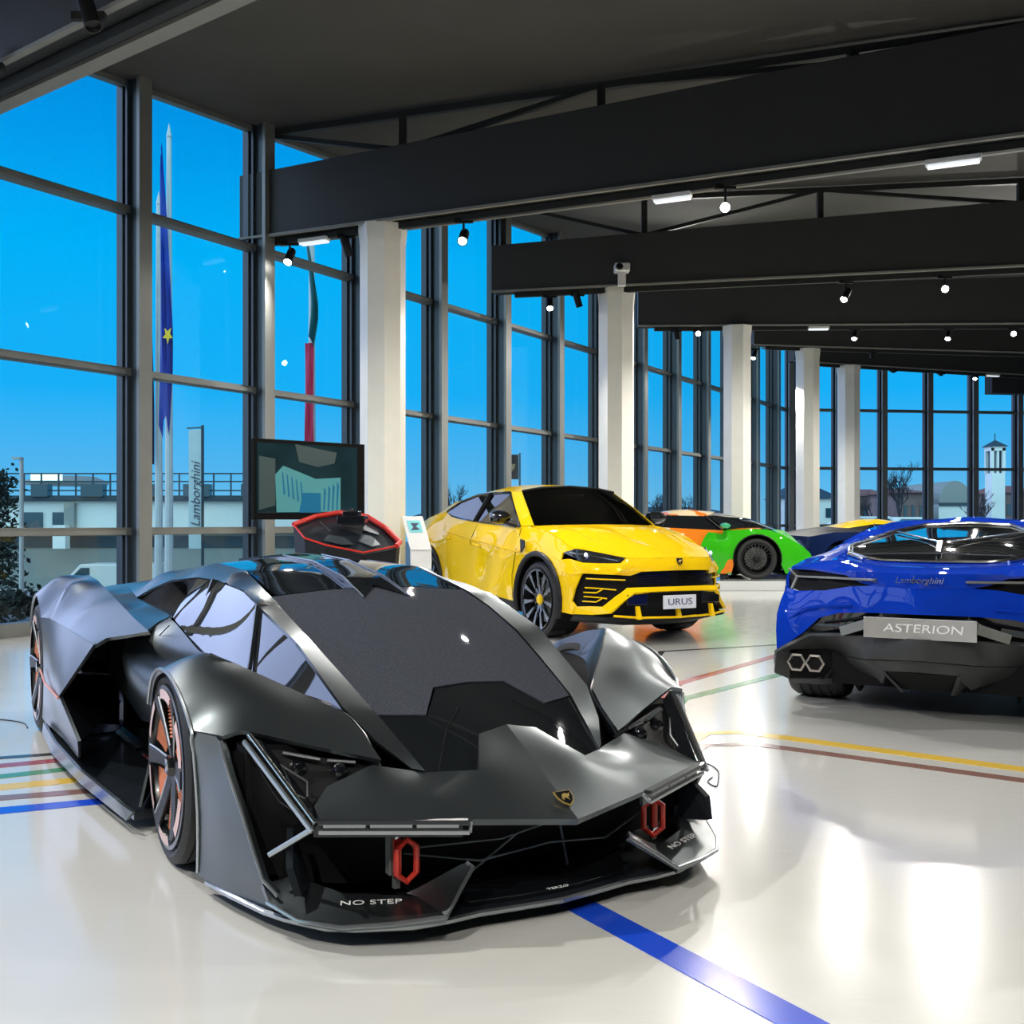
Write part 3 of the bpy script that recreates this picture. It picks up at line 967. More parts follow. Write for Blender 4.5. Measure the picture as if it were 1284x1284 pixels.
# front mudguard
FW = (0.05, .30)
def front_wing(s):
    lip = [tuple(p) for p in catmull([(.52, .918, .530), (.41, .925, .610), (.25, .927, .657), (.08, .925, .657), (-.08, .918, .605), (-.20, .908, .500)], 4)]
    b = MB()
    top = [(.626, .857, .526)] + lip + [(-.30, .86, .50), (-.34, .80, .54), (-.12, .79, .640), (.08, .80, .700), (.20, .80, .720), (.34, .70, .675), (.47, .58, .612), (.595, .47, .555), (.69, .445, .505), (.805, .433, .443), (.71, .62, .490), (.632, .80, .538)]
    b.panel(flip(top, s), flip([(.16, .865, .700), (.40, .80, .655), (.52, .65, .600)], s), 'z', 0.025, 0.014, (0.2, .3, 0.2) if s > 0 else (0.2, -.3, 0.2), stiff=.0006)
    side = [(.520, .918, .527), (.610, .872, .522), (.624, .856, .50), (.665, .840, .41), (.712, .822, .33), (.765, .80, .22), (.805, .785, .145), (.835, .762, .118), (.80, .765, .05), (.60, .83, .05), (.415, .878, .06), (.435, .880, .16), (.452, .885, .26), (.462, .893, .36), (.470, .905, .45)]
    b.panel(flip(side, s), flip([(.60, .86, .30)], s), 'y', 0.03, 0.014, (0.2, 0, 0.2))
    w = b.build('front_wing', M_GREY, TZ, angle=30)
    b = MB()
    b.tube(flip([(.622, .862, .512), (.636, .853, .46), (.665, .845, .41), (.712, .827, .33), (.765, .805, .22), (.805, .79, .147), (.86, .765, .115)], s), 0.006, 6)
    b.build('intake_edge', M_GREYEDGE, w)
    b = MB()
    b.tube(flip([tuple(q) for q in catmull([(.478, .906, .46), (.50, .917, .50), (.52, .921, .530), (.41, .928, .612), (.25, .929, .659), (.08, .927, .660), (-.08, .921, .607), (-.20, .91, .502)], 4)], s), 0.006, 6)
    b.tube(flip([(.418, .880, .07), (.437, .883, .16), (.455, .888, .26), (.465, .896, .36), (.478, .906, .46)], s), 0.005, 6)
    b.build('arch_lip', M_GREYEDGE, w)
    # inner face of the mudguard, towards the windscreen, with its dark vent
    b = MB()
    b.panel(flip([(.22, .79, .72), (.08, .79, .697), (-.12, .78, .637), (-.34, .79, .535), (-.30, .72, .45), (.1, .66, .42), (.55, .52, .40), (.80, .43, .425), (.69, .435, .50), (.595, .46, .55), (.47, .57, .605), (.34, .69, .67)], s), (), 'y', 0.05, 0.008, (0.2, 1.2 * s, 0.3))
    b.build('inner_face', M_CARBON, w)
    b = MB()
    b.tube(flip([(.06, .755, .60), (.10, .735, .545), (.24, .71, .545)], s), 0.006, 6)
    b.build('vent_trim', M_GREYEDGE, w)
    b = MB()
    b.prism(flip([(.20, .755, .62), (-.20, .770, .60), (-.26, .74, .50), (.30, .60, .44), (.42, .58, .50)], s), (0, -.004 * s, 0))
    b.build('vent_opening', M_DARKHOLE, w, smooth=False)
both(front_wing)

# wheel wells and the dark inside of the body
b = MB()
b.prism([(-3.1, -.55, .10), (.60, -.55, .10), (.60, .55, .10), (-3.1, .55, .10)], (0, 0, .33))
b.prism([(-2.9, -.60, .40), (-.1, -.56, .40), (-.1, .56, .40), (-2.9, .60, .40)], (0, 0, .24))
for s in (-1, 1):
    b.box((.62, .62 * s, .30), (.10, .36, .38))
    b.box((-3.1, .72 * s, .42), (.25, .5, .5))
b.box((-.85, 0, .68), (.9, .7, .2))
b.box((-1.9, 0, .70), (1.6, .6, .22))
b.build('inner_body', M_DARKHOLE, TZ, smooth=False)
b = MB()
for s in (-1, 1):
    b.panel(flip([(-3.25, 0, .76), (-3.2, .40, .74), (-3.05, .552, .77), (-3.15, .80, .72), (-3.35, .80, .62), (-3.3, .8, .2), (-3.3, 0, .2)], s), (), 'x', 0.1, 0.01, REF)
b.build('tail_panel', M_CARBON, TZ)
for s in (-1, 1):
    for (cx, cz), R, y0 in ((FW, .310, .81), (RW, .365, .74)):
        b = MB()
        b.lathe([(0.01, 0), (R, 0), (R, .28 if cx < 0 else .07)], (cx, y0 * s, R + .012), 'Y', 32, M=Matrix.Scale(s, 3, V(0, 1, 0)), cap=False)
        b.build('wheel_well', M_DARKHOLE, TZ)

# the wheels: black tyre, copper-finned rim
def concept_wheel(cx, cz, y, s, R, steer=0.0, w=.27):
    ro = bpy.data.objects.new('wheel', None)
    COL.objects.link(ro)
    ro.parent = TZ
    ro.location = (cx, y * s, cz)
    ro.rotation_euler = (0, 0, steer + (PI if s < 0 else 0))
    rr = R * .835
    b = MB(); tyre(b, (0, -w / 2 + .005, 0), R, w, rr); b.build('tyre', M_RUBBER, ro)
    b = MB(); b.lathe([(rr + .004, -.01), (rr + .002, .006), (rr - .012, .008), (rr - .022, -.006), (rr - .03, -.05), (rr - .03, -w * .7), (0.02, -w * .7)], (0, 0, 0), 'Y', 48, cap=False); b.build('rim', M_CARBON, ro)
    for k in range(6):
        b = MB()
        a0 = k * PI / 3 + .25
        pts = []
        for q in range(7):
            a = a0 + .62 * q / 6
            pts.append((rr - .012, a))
        b.add([(r_ * math.cos(a), .010 + dy, r_ * math.sin(a)) for r_, a in pts for (dy) in (0,)] + [((r_ - .032) * math.cos(a), .012, (r_ - .032) * math.sin(a)) for r_, a in pts], [(q, q + 1, q + 8, q + 7) for q in range(6)])
        b.build('rim_segment', M_ROSE, ro)
    for k in range(6):
        a = k * PI / 3
        b = MB()
        def P(r_, da, y_):
            return V(r_ * math.cos(a + da), y_, r_ * math.sin(a + da))
        b.prism([P(.04, -.7, -.035), P(rr * .55, -.16, -.022), P(rr - .02, -.14, -.004), P(rr - .02, .10, -.002), P(rr * .55, .12, -.018), P(.04, .7, -.03)], (0, .016, 0))
        sp_ = b.build('spoke', M_BLACK, ro, bevel=.004)
        MB().tube([P(rr * .25, .30, -.012), P(rr * .6, .16, -.002), P(rr - .03, .13, .010)], .0035, 6).build('spoke_edge', M_GREYEDGE, sp_)
    for k in range(6):
        a = k * PI / 3 + .52
        b = MB()
        for q in range(12):
            r_ = rr * (.36 + .046 * q)
            hw = .20 + .13 * q / 12
            arcp = [(r_ * math.cos(a + d), -.016 - .010 * (d + hw), r_ * math.sin(a + d)) for d in np.linspace(-hw, hw, 6)]
            b.tube(arcp, rr * .0175, 4)
        b.build('copper_fin', M_COPPER, ro)
    b = MB(); b.lathe([(.0, .006), (.03, .004), (.04, -.02), (.045, -.05)], (0, 0, 0), 'Y', 6); b.build('hub_cap', M_BLACKGLOSS, ro)
    b = MB(); b.lathe([(0.02, -.07), (rr * .72, -.07), (rr * .72, -.09), (0.02, -.09)], (0, 0, 0), 'Y', 40); b.build('brake_disc', M_BLACK, ro)
    return ro
concept_wheel(FW[0], FW[1] + .025, .895, -1, .325, 0.0, .15)
concept_wheel(FW[0], FW[1] + .025, .895, 1, .325, 0.0, .15)
concept_wheel(RW[0], .352, 1.045, -1, .352)
concept_wheel(RW[0], .352, 1.045, 1, .352)

# nose: big dark intakes, splitter, winglets, light bars, tow rings
b = MB()
b.panel([(1.12, 0, .285), (1.05, .30, .30), (.85, .66, .315), (.62, .82, .48), (.58, .84, .40), (.66, .80, .20), (.72, .74, .09), (.82, .45, .09), (.86, 0, .09), (.82, -.45, .09), (.72, -.74, .09), (.66, -.80, .20), (.58, -.84, .40), (.62, -.82, .48), (.85, -.66, .315), (1.05, -.30, .30)],
        [(.74, .60, .22), (.74, -.60, .22), (.90, 0, .18)], 'x', 0.08, 0.01, (-1, 0, .2))
b.build('nose_intake', M_DARKHOLE, TZ)
b = MB()
b.panel([(.64, .80, .50), (.76, .44, .415), (.80, .60, .375), (.85, .67, .345), (.93, .675, .325), (.80, .74, .36)], [(.76, .64, .385)], 'z', 0.05, 0.006, REF)
b.build('headlight_recess', M_BLACK, TZ)
b = MB()
b.panel(flip([(.64, .80, .50), (.76, .44, .415), (.80, .60, .375), (.85, .67, .345), (.93, .675, .325), (.80, .74, .36)], -1), [(.76, -.64, .385)], 'z', 0.05, 0.006, REF)
b.build('headlight_recess', M_BLACK, TZ)
SP = [(1.125, 0), (1.11, .14), (1.095, .26), (1.10, .36), (1.09, .46), (1.03, .60), (.98, .67), (.86, .745), (.78, .78), (.60, .83), (.45, .86)]
full = [(x, y, .035) for x, y in SP] + [(x, -y, .035) for x, y in reversed(SP[1:])]
b = MB()
b.prism(full, (0, 0, .022))
b.build('splitter', M_CARBON, TZ, smooth=False, bevel=0.004)
b = MB()
b.tube([(x + .003, y, .048) for x, y in SP] , .009, 6)
b.tube([(x + .003, -y, .048) for x, y in SP], .009, 6)
b.build('splitter_edge', M_GREYEDGE, TZ)
# raised step of the splitter and the chevron wires of the central intake
b = MB()
b.prism([(1.06, -.27, .058), (1.085, -.1, .058), (1.09, 0, .058), (1.085, .1, .058), (1.06, .27, .058), (.85, .40, .075), (.85, -.40, .075)], (0, 0, .014))
b.build('splitter_step', M_BLACKGLOSS, TZ, smooth=False)
b = MB()
b.tube([(.94, -.42, .20), (1.03, -.22, .172), (1.06, 0, .200), (1.03, .22, .172), (.94, .42, .20)], .0035, 6)
b.tube([(.95, -.40, .215), (1.05, -.16, .232), (1.10, -.02, .275)], .0035, 6)
b.tube([(1.0, -.24, .13), (1.05, -.1, .245)], .004, 6)
b.tube([(1.0, .10, .10), (1.08, .02, .265)], .004, 6)
b.build('intake_wire', M_FRAME_DARK, TZ)
b = MB()
for i in range(9):
    for j in range(3):
        y = -.36 + .045 * i + (.022 if j % 2 else 0)
        b.lathe([(.0, .006), (.012, 0), (.014, -.01)], (.98 - abs(y) * .25, y, .235 + .02 * j), 'X', 6)
b.build('intake_honeycomb', M_BLACKGLOSS, TZ)

def winglet(s):
    b = MB()
    flat = [(1.166, .398, .092), (1.11, .53, .082), (1.05, .65, .076), (.95, .735, .078), (.84, .785, .100), (.80, .79, .135), (.79, .70, .14), (.93, .60, .115), (1.0, .46, .105), (1.03, .42, .105)]
    b.panel(flip(flat, s), flip([(.97, .66, .09), (1.07, .50, .094)], s), 'z', 0.04, 0.022, (.9, .5 * s, -.3))
    rise = [(1.166, .398, .092), (1.03, .42, .105), (1.0, .44, .108), (1.068, .285, .188), (1.085, .270, .180), (1.12, .33, .14)]
    b.panel(flip(rise, s), (), (0.3, -0.6 * s, 1), 0.03, 0.014, (.9, .5 * s, -.3))
    w = b.build('winglet', M_GREY, TZ, angle=20)
    b = MB()
    b.tube(flip([(1.068, .283, .187), (1.087, .272, .179), (1.125, .332, .137), (1.168, .396, .088), (1.113, .53, .076), (1.053, .652, .07), (.953, .738, .072), (.84, .79, .095)], s), .006, 6)
    b.build('winglet_edge', M_GREYEDGE, w)
    # lettering
    r = V(.064, .157 if s < 0 else .157, 0)
    if s < 0:
        pos, right = (1.005, -.548, .1035), V(.064, .157, -.002)
    else:
        pos, right = (1.005, .548, .1035), V(-.064, .157, .002)
    up = V(-1, .35 * s, .18)
    text('lettering', 'NO STEP', M_TEXTW, w, pos, frame_rot(right, up), .030, .0006, sx=1.45)
    # black vertical guide beside the tow ring
    b = MB()
    b.prism(flip([(.80, .70, .28), (.90, .735, .20), (.93, .72, .13), (.84, .66, .12)], s), (0, .02 * s, 0))
    b.build('guide_vane', M_CARBON, w, smooth=False)
both(winglet)

def nose_lights(s):
    """slot of three light segments along the bonnet edge, and the Y of light beside it"""
    A, B = V(1.125, .310 * s, .317), V(.942, .680 * s, .324)
    d = B - A
    b = MB()
    b.bar(A + V(.004, 0, .006), B + V(.004, 0, .006), .026, .012)
    b.bar(A + V(-.03, 0, -.02), B + V(-.03, 0, -.02), .012, .05)
    lb = b.build('light_housing', M_CARBON, TZ, smooth=False, bevel=.002)
    b = MB()
    b.bar(A + V(.014, 0, -.022), B + V(.010, 0, -.022), .012, .012)
    b.bar(A + V(.014, 0, -.022), A + d * -.035 + V(-.01, 0, .0), .010, .012)
    b.build('lower_bar', M_GREYEDGE, lb, smooth=False, bevel=.003)
    for k in range(3):
        b = MB()
        b.bar(A + d * (.06 + .31 * k) + V(0, 0, -.006), A + d * (.34 + .31 * k) + V(0, 0, -.006), .012, .010)
        b.build('light_segment', M_GREYEDGE, lb, smooth=False)
    b = MB()
    b.bar(B + V(0, .006 * s, 0), V(.645, .786 * s, .526), .014, .014)
    b.build('light_strut', M_CHROME, TZ, smooth=False, bevel=.004)
    b = MB()
    b.bar(B + V(0.012, .018 * s, -.018), V(.655, .803 * s, .510), .012, .016)
    b.bar(B + V(0, .01 * s, -.012), V(.80, .772 * s, .212), .013, .016)
    b.build('lower_strut', M_GREYEDGE, TZ, smooth=False, bevel=.004)
    b = MB()
    b.panel(flip([(.935, .675, .320), (.66, .775, .52), (.655, .74, .50), (.85, .655, .345)], s), (), 'z', .05, .006, REF)
    b.build('strut_web', M_BLACKGLOSS, TZ)
    # lamp cluster in the recess
    b = MB()
    for q in range(2):
        b.lathe([(0, .012), (.020, .008), (.026, -.01), (.026, -.03)], (.73 + .05 * q, (.66 - .11 * q) * s, .425 - .012 * q), 'X', 12)
    b.build('headlamp', M_BLACKGLOSS, TZ)
    b = MB()
    b.tube(flip([(.71, .73, .455), (.80, .66, .405), (.83, .67, .37)], s), .003, 6)
    b.bar(V(.70, .70 * s, .475), V(.74, .60 * s, .452), .012, .006)
    b.bar(V(.745, .58 * s, .448), V(.765, .50 * s, .437), .012, .006)
    b.build('headlamp_trim', M_GREYEDGE, TZ)
    # red tow ring on its post
    root = bpy.data.objects.new('tow_ring', None)
    COL.objects.link(root); root.parent = TZ
    hexa = [(.0, .060), (.030, .036), (.030, -.036), (.0, -.060), (-.030, -.036), (-.030, .036)]
    b = MB()
    b.tube([V(.994 + (.35 * y if s > 0 else 0), (.439 - .004) * s + y, .197 + z) for y, z in hexa], .010, 8, closed=True)
    b.build('ring', M_RED, root, smooth=False)
    b = MB(); b.box((.965, .455 * s, .21), (.016, .018, .19)); b.box((.945, .47 * s, .21), (.03, .006, .12)); b.build('post', M_FRAME, root, smooth=False)
    b = MB(); b.box((.972, .455 * s, .205), (.010, .022, .10)); b.build('ring_bracket', M_RED, root, smooth=False)
    b = MB(); b.box((.975, .455 * s, .262), (.012, .020, .010)); b.box((.975, .455 * s, .150), (.012, .020, .010)); b.build('bolt', M_CHROME, root, smooth=False)
both(nose_lights)
emblem(TZ, (1.140, 0, .350), V(0, 1, 0), V(-.88, 0, .50), .058)
text('lettering', 'TERZO', M_TEXTW, TZ, (1.088, .01, .0725), frame_rot(V(0, 1, 0), V(-1, 0, .1)), .018, .0004, sx=1.3)

cable([(-3.7, 6.35), (-3.3, 6.1), (-2.98, 6.03), (-2.80, 5.93), (-2.70, 5.78)], 'thin dark cable on the floor beside the rear wheel of the grey car')
cable([(.86, 5.0), (.93, 4.92), (.95, 4.78), (.915, 4.6), (.885, 4.5), (.865, 4.58), (.90, 4.66)], 'thin curly cable on the floor beside the nose of the grey car')

# ------------------------------------------------------------------ the yellow SUV
M_YELLOW = mat('yellow_car_paint', (0.88, 0.57, 0.006), 0.5, 0.0, coat=0.7, coat_rough=0.02, spec=0.0, vscale=2, var=0.02)
M_CARGLASS = glass('car_window_glass', (0.42, 0.45, 0.46), 1.5, 1.55)
M_SEAT = mat('dark_seat_leather', (0.02, 0.02, 0.022), 0.5, vscale=20)
M_LENS = mat('headlamp_cluster', (0.03, 0.032, 0.035), 0.12, 0.4, coat=1.0, vscale=40, var=0.5)
M_LED = mat('headlamp_led_lit', (0.8, 0.85, 0.9), 0.2, emit=(0.8, 0.9, 1.0), estr=0.8)
M_PLATE = mat('white_number_plate', (0.72, 0.74, 0.78), 0.35, vscale=30, var=0.01)
M_INK = mat('dark_blue_print', (0.03, 0.05, 0.10), 0.5, vscale=30)

def vehicle_wheel(parent, cx, cz, y, s, R, w, rim_r, spokes, rim_mat, spoke_mat, cap_mat=None, hubw=.5, open_dark=True, twin=True, thick=.018):
    ro = bpy.data.objects.new('wheel', None)
    COL.objects.link(ro)
    ro.parent = parent
    ro.location = (cx, y * s, cz)
    ro.rotation_euler = (0, 0, PI if s < 0 else 0)
    b = MB(); tyre(b, (0, -w / 2, 0), R, w, rim_r); b.build('tyre', M_RUBBER, ro)
    b = MB(); b.lathe([(rim_r + .004, -.015), (rim_r, .0), (rim_r - .015, -.004), (rim_r - .022, -.05), (rim_r - .03, -w * .8), (0.02, -w * .8)], (0, 0, 0), 'Y', 48, cap=False); b.build('rim', rim_mat, ro)
    b = MB(); b.lathe([(0.02, -.10), (rim_r * .74, -.10), (rim_r * .74, -.125), (0.02, -.125)], (0, 0, 0), 'Y', 40); b.build('brake_disc', M_FRAME, ro)
    for k in range(spokes):
        a = 2 * PI * k / spokes + PI / 2
        def P(r_, t_, y_):
            return V(r_ * math.cos(a) - t_ * math.sin(a), y_, r_ * math.sin(a) + t_ * math.cos(a))
        b = MB()
        if twin == 'wedge':
            b.prism([P(rim_r * .42, -.006, -.016), P(rim_r * .96, -rim_r * .085, -.004), P(rim_r * .96, rim_r * .085, -.004), P(rim_r * .42, .006, -.016)], (0, -.012, 0))
        elif twin:
            for q in (-1, 1):
                b.bar(P(.05, q * .008, -.035), P(rim_r - .012, q * rim_r * .13, -.008), thick, .016, up=(0, 1, 0))
        else:
            b.bar(P(.05, 0, -.035), P(rim_r - .012, 0, -.008), thick, .016, up=(0, 1, 0))
        sp_ = b.build('spoke', spoke_mat, ro, smooth=False)
        if twin == 'wedge':
            MB().prism([P(.04, -.02, -.036), P(rim_r * .95, -rim_r * .05, -.014), P(rim_r * .95, rim_r * .05, -.014), P(.04, .02, -.036)], (0, -.02, 0)).build('spoke_back', M_BLACKGLOSS, sp_, smooth=False)
    b = MB(); b.lathe([(.0, -.012), (.035, -.014), (.055, -.03), (.06, -.06)], (0, 0, 0), 'Y', 24); b.build('hub_cap', cap_mat or M_BLACK, ro)
    return ro

SU = empty('sports_utility_car', (1.1408, 10.6, 0), math.atan2(-math.cos(.4703), math.sin(.4703)), 'bright yellow sport utility car facing the camera, in front of the second column', 'car')
SREF = (-1.8, 0, 0.6)
b = MB()
for s in (-1, 1):
    b.panel(flip([(-.42, 0, 1.128), (-.46, .4, 1.125), (-.536, .765, 1.112), (-.35, .785, 1.085), (-.16, .785, 1.052), (.06, .775, .985), (.258, .755, .908), (.35, .735, .898), (.56, .62, .862), (.786, .485, .822), (.875, .40, .818), (.915, .2, .820), (.925, 0, .820)], s),
            flip([(.3, .22, .985), (.3, 0, .965), (-.1, .45, 1.085), (.35, .50, .945), (0, .2, 1.07)], s), 'z', 0.06, 0.02, SREF)
bn = b.build('bonnet', M_YELLOW, SU, angle=50)
for s in (-1, 1):
    b = MB(); b.tube(flip([(-.40, .60, 1.118), (-.1, .56, 1.080), (.3, .50, .964), (.58, .43, .882)], s), .006, 6); b.build('bonnet_crease', M_YELLOW, bn)
# front band with the grille edge
b = MB()
b.panel([(.93, 0, .815), (.90, .30, .815), (.86, .42, .812), (.79, .49, .815), (.762, .53, .768), (.60, .68, .764), (.485, .77, .768), (.33, .83, .80), (.22, .87, .79), (.28, .885, .68), (.40, .86, .655), (.515, .80, .668), (.70, .62, .662), (.815, .455, .652), (.90, .39, .692), (.945, .2, .698), (.955, 0, .700)]
        + [(x, -y, z) for x, y, z in reversed([(.90, .30, .815), (.86, .42, .812), (.79, .49, .815), (.762, .53, .768), (.60, .68, .764), (.485, .77, .768), (.33, .83, .80), (.22, .87, .79), (.28, .885, .68), (.40, .86, .655), (.515, .80, .668), (.70, .62, .662), (.815, .455, .652), (.90, .39, .692), (.945, .2, .698)])],
        [(.975, 0, .75), (.80, .55, .715), (.80, -.55, .715), (.55, .78, .71), (.55, -.78, .71)], 'x', 0.05, 0.02, SREF)
b.build('front_band', M_YELLOW, SU)
def suv_side(s):
    arcF = arc(-.20, .385, .455, -20, 200, .90, 18)
    arcF = [(x, y if x < 0 else .90 - .06 * max(0, x), z) for x, y, z in arcF]
    arcR = arc(-3.03, .385, .475, -10, 190, .92, 18)
    top = [(.335, .742, .898), (.258, .762, .906), (.06, .782, .983), (-.16, .792, 1.05), (-.35, .792, 1.083), (-.54, .80, 1.108), (-.70, .822, 1.102), (-1.15, .838, 1.125), (-1.6, .845, 1.146), (-2.2, .835, 1.19), (-2.5, .82, 1.225), (-2.74, .79, 1.272), (-3.3, .77, 1.215), (-3.9, .71, 1.10), (-4.05, .74, .80), (-4.02, .76, .45), (-3.75, .84, .33)]
    o = top + list(reversed(arcR))[0:] + [(-2.45, .93, .43), (-1.5, .935, .385), (-.68, .925, .335)] + list(reversed(arcF)) + [(.24, .885, .29), (.40, .845, .275), (.445, .825, .35), (.40, .845, .40), (.44, .835, .52), (.505, .795, .665), (.40, .855, .655), (.28, .882, .68), (.22, .868, .79), (.195, .825, .858)]
    b = MB()
    b.panel(flip(o, s), flip([(-2.4, .925, 1.03), (-1.5, .932, .96), (-.54, .922, .86), (-1.4, .905, .68), (-2.3, .915, .72), (-3.1, .925, .98)], s), 'y', 0.06, 0.02, SREF, stiff=.002)
    side = b.build('body_side', M_YELLOW, SU, angle=40)
    b = MB(); b.tube(flip([(-2.42, .926, 1.035), (-1.5, .940, .945), (-.54, .934, .845)], s), .008, 6); b.build('shoulder_crease', M_YELLOW, side)
    b = MB(); b.tube(flip([(-.66, .835, 1.09), (-.62, .925, .85), (-.70, .925, .60), (-.68, .93, .36)], s), .003, 6); b.build('door_gap', M_DARKHOLE, side)
    b = MB(); b.tube(flip([(-1.70, .852, 1.13), (-1.72, .935, .95), (-1.75, .895, .70), (-1.7, .935, .42)], s), .003, 6); b.build('door_gap', M_DARKHOLE, side)
    for x, z in ((-1.55, .905), (-2.38, .985)):
        b = MB(); b.bar(V(x - .09, .945 * s, z), V(x + .09, .94 * s, z - .02), .022, .03); b.build('door_handle', M_YELLOW, side, bevel=.008)
    b = MB(); b.panel(flip([(-.50, .935, .98), (-.47, .945, .84), (-.40, .94, .90), (-.42, .93, .97)], s), (), 'y', .05, .012, SREF); b.build('side_vent', M_BLACK, side)
    b = MB(); b.tube(flip([(x, y + .006, z) for x, y, z in arcF], s), .028, 8); b.build('arch_trim', M_BLACK, side)
    b = MB(); b.tube(flip([(x, y + .006, z) for x, y, z in arcR], s), .028, 8); b.build('arch_trim', M_BLACK, side)
    b = MB(); b.panel(flip([(-2.50, .925, .43), (-1.5, .93, .385), (-.66, .92, .335), (-.66, .88, .22), (-2.5, .88, .26)], s), (), 'y', .2, .03, SREF); b.build('sill', M_BLACK, side)
    b = MB(); b.panel(flip([(-.708, .818, 1.107), (-1.281, .648, 1.475), (-1.71, .663, 1.475), (-2.04, .68, 1.463), (-2.45, .72, 1.39), (-2.741, .782, 1.275), (-2.5, .812, 1.225), (-2.2, .828, 1.19), (-1.6, .84, 1.146), (-1.15, .832, 1.125)], s), (), 'y', .1, .006, SREF)
    g = b.build('side_window', M_CARGLASS, SU)
    b = MB(); b.bar(V(-1.72, .669 * s, 1.475), V(-1.80, .840 * s, 1.15), .06, .02, up=(1, 0, 0)); b.build('window_pillar', M_BLACK, g, smooth=False)
    b = MB(); b.tube(flip([(-.70, .825, 1.107), (-1.281, .652, 1.482), (-1.71, .668, 1.482), (-2.04, .684, 1.470), (-2.45, .724, 1.397), (-2.745, .785, 1.278), (-2.5, .818, 1.225), (-2.2, .834, 1.19), (-1.6, .846, 1.146), (-.70, .827, 1.104)], s), .011, 6); b.build('window_trim', M_BLACKGLOSS, g)
    b = MB(); b.panel(flip([(-.530, .755, 1.118), (-.82, .680, 1.31), (-1.118, .592, 1.488), (-1.27, .640, 1.486), (-1.00, .735, 1.31), (-.70, .822, 1.110)], s), (), 'z', .1, .02, SREF); b.build('windscreen_pillar', M_YELLOW, SU)
    b = MB(); b.panel(flip([(-2.74, .795, 1.278), (-2.45, .722, 1.402), (-2.65, .70, 1.40), (-3.0, .66, 1.34), (-3.45, .56, 1.25), (-3.9, .55, 1.14), (-3.95, .70, 1.09), (-3.3, .768, 1.218)], s), (), 'z', .1, .02, SREF); b.build('rear_quarter', M_YELLOW, SU)
    # mirror
    b = MB()
    b.lathe([(0, -.11), (.06, -.10), (.085, -.03), (.08, .06), (.05, .11), (0, .12)], (-.86, .99 * s, 1.205), 'Y', 16, M=Matrix.Diagonal((.9, 1, .85)))
    m_ = b.build('side_mirror', M_BLACKGLOSS, SU)
    b = MB(); b.bar(V(-.80, .83 * s, 1.11), V(-.84, .95 * s, 1.155), .05, .03); b.build('mirror_arm', M_BLACK, m_, smooth=False)
    # headlight
    b = MB(); b.panel(flip([(.195, .822, .858), (.35, .775, .897), (.56, .635, .862), (.782, .495, .818), (.762, .53, .772), (.60, .68, .768), (.485, .765, .772)], s), (), (.7, .6 * s, .4), .04, .012, SREF); h = b.build('headlight', M_LENS, SU)
    b = MB(); b.tube(flip([(.30, .808, .858), (.50, .712, .832), (.74, .54, .792)], s), .008, 6); b.tube(flip([(.50, .712, .832), (.49, .745, .795)], s), .006, 6); b.build('light_guide', M_CHROME, h)
    b = MB(); b.lathe([(0, .018), (.016, .012), (.022, 0)], (.475, .735 * s, .842), 'X', 12); b.build('lamp', M_LED, h)
    # side intake slats
    for i, (z0, z1) in enumerate(((.622, .612), (.535, .520), (.45, .437))):
        b = MB()
        b.bar(V(.55 - .02 * i, .775 * s, z0), V(.66, .70 * s, z0 - .003), .016, .011)
        b.bar(V(.66, .70 * s, z0 - .003), V(.80 - .05 * i, (.50 + .07 * i) * s, z1), .016, .011)
        if i:
            b.bar(V(.54 - .02 * i, .785 * s, z0 - .045), V(.64, .72 * s, z0 - .045), .016, .011)
            b.bar(V(.64, .72 * s, z0 - .045), V(.685, .68 * s, z1 + .004), .016, .011)
        b.build('intake_slat', M_YELLOW, SU, smooth=False)
both(suv_side)
# roof, windscreen, rear
b = MB()
half = [(-1.10, 0, 1.545), (-1.105, .35, 1.525), (-1.118, .600, 1.487), (-1.28, .64, 1.487), (-1.71, .665, 1.486), (-2.04, .682, 1.474), (-2.45, .722, 1.402), (-2.65, .70, 1.40), (-3.0, .66, 1.34), (-3.45, .56, 1.25), (-3.48, 0, 1.31)]
b.panel(half + [(x, -y, z) for x, y, z in reversed(half[1:-1])], [(-1.8, 0, 1.592), (-1.7, .4, 1.56), (-1.7, -.4, 1.56), (-2.5, 0, 1.55)], 'z', .12, .02, SREF)
b.build('roof', M_YELLOW, SU, angle=50)
b = MB()
hw = [(-.425, 0, 1.13), (-.47, .4, 1.126), (-.535, .755, 1.115), (-.82, .675, 1.308), (-1.115, .592, 1.485), (-1.10, .35, 1.523), (-1.095, 0, 1.542)]
b.panel(hw + [(x, -y, z) for x, y, z in reversed(hw[1:-1])], [(-.80, 0, 1.345)], 'z', .1, .006, SREF)
b.build('windscreen', M_CARGLASS, SU)
b = MB(); b.tube([(-1.11, .59, 1.493), (-1.10, .35, 1.531), (-1.095, 0, 1.55), (-1.10, -.35, 1.531), (-1.11, -.59, 1.493)], .012, 6); b.build('windscreen_seal', M_BLACK, SU)
b = MB()
b.panel([(-3.48, 0, 1.31), (-3.45, .56, 1.25), (-3.9, .55, 1.14), (-3.95, .70, 1.09), (-4.05, .74, .80), (-4.02, .76, .45), (-4.02, -.76, .45), (-4.05, -.74, .80), (-3.95, -.70, 1.09), (-3.9, -.55, 1.14), (-3.45, -.56, 1.25)], (), (-1, 0, .3), .15, .02, SREF)
b.build('tailgate', M_YELLOW, SU)
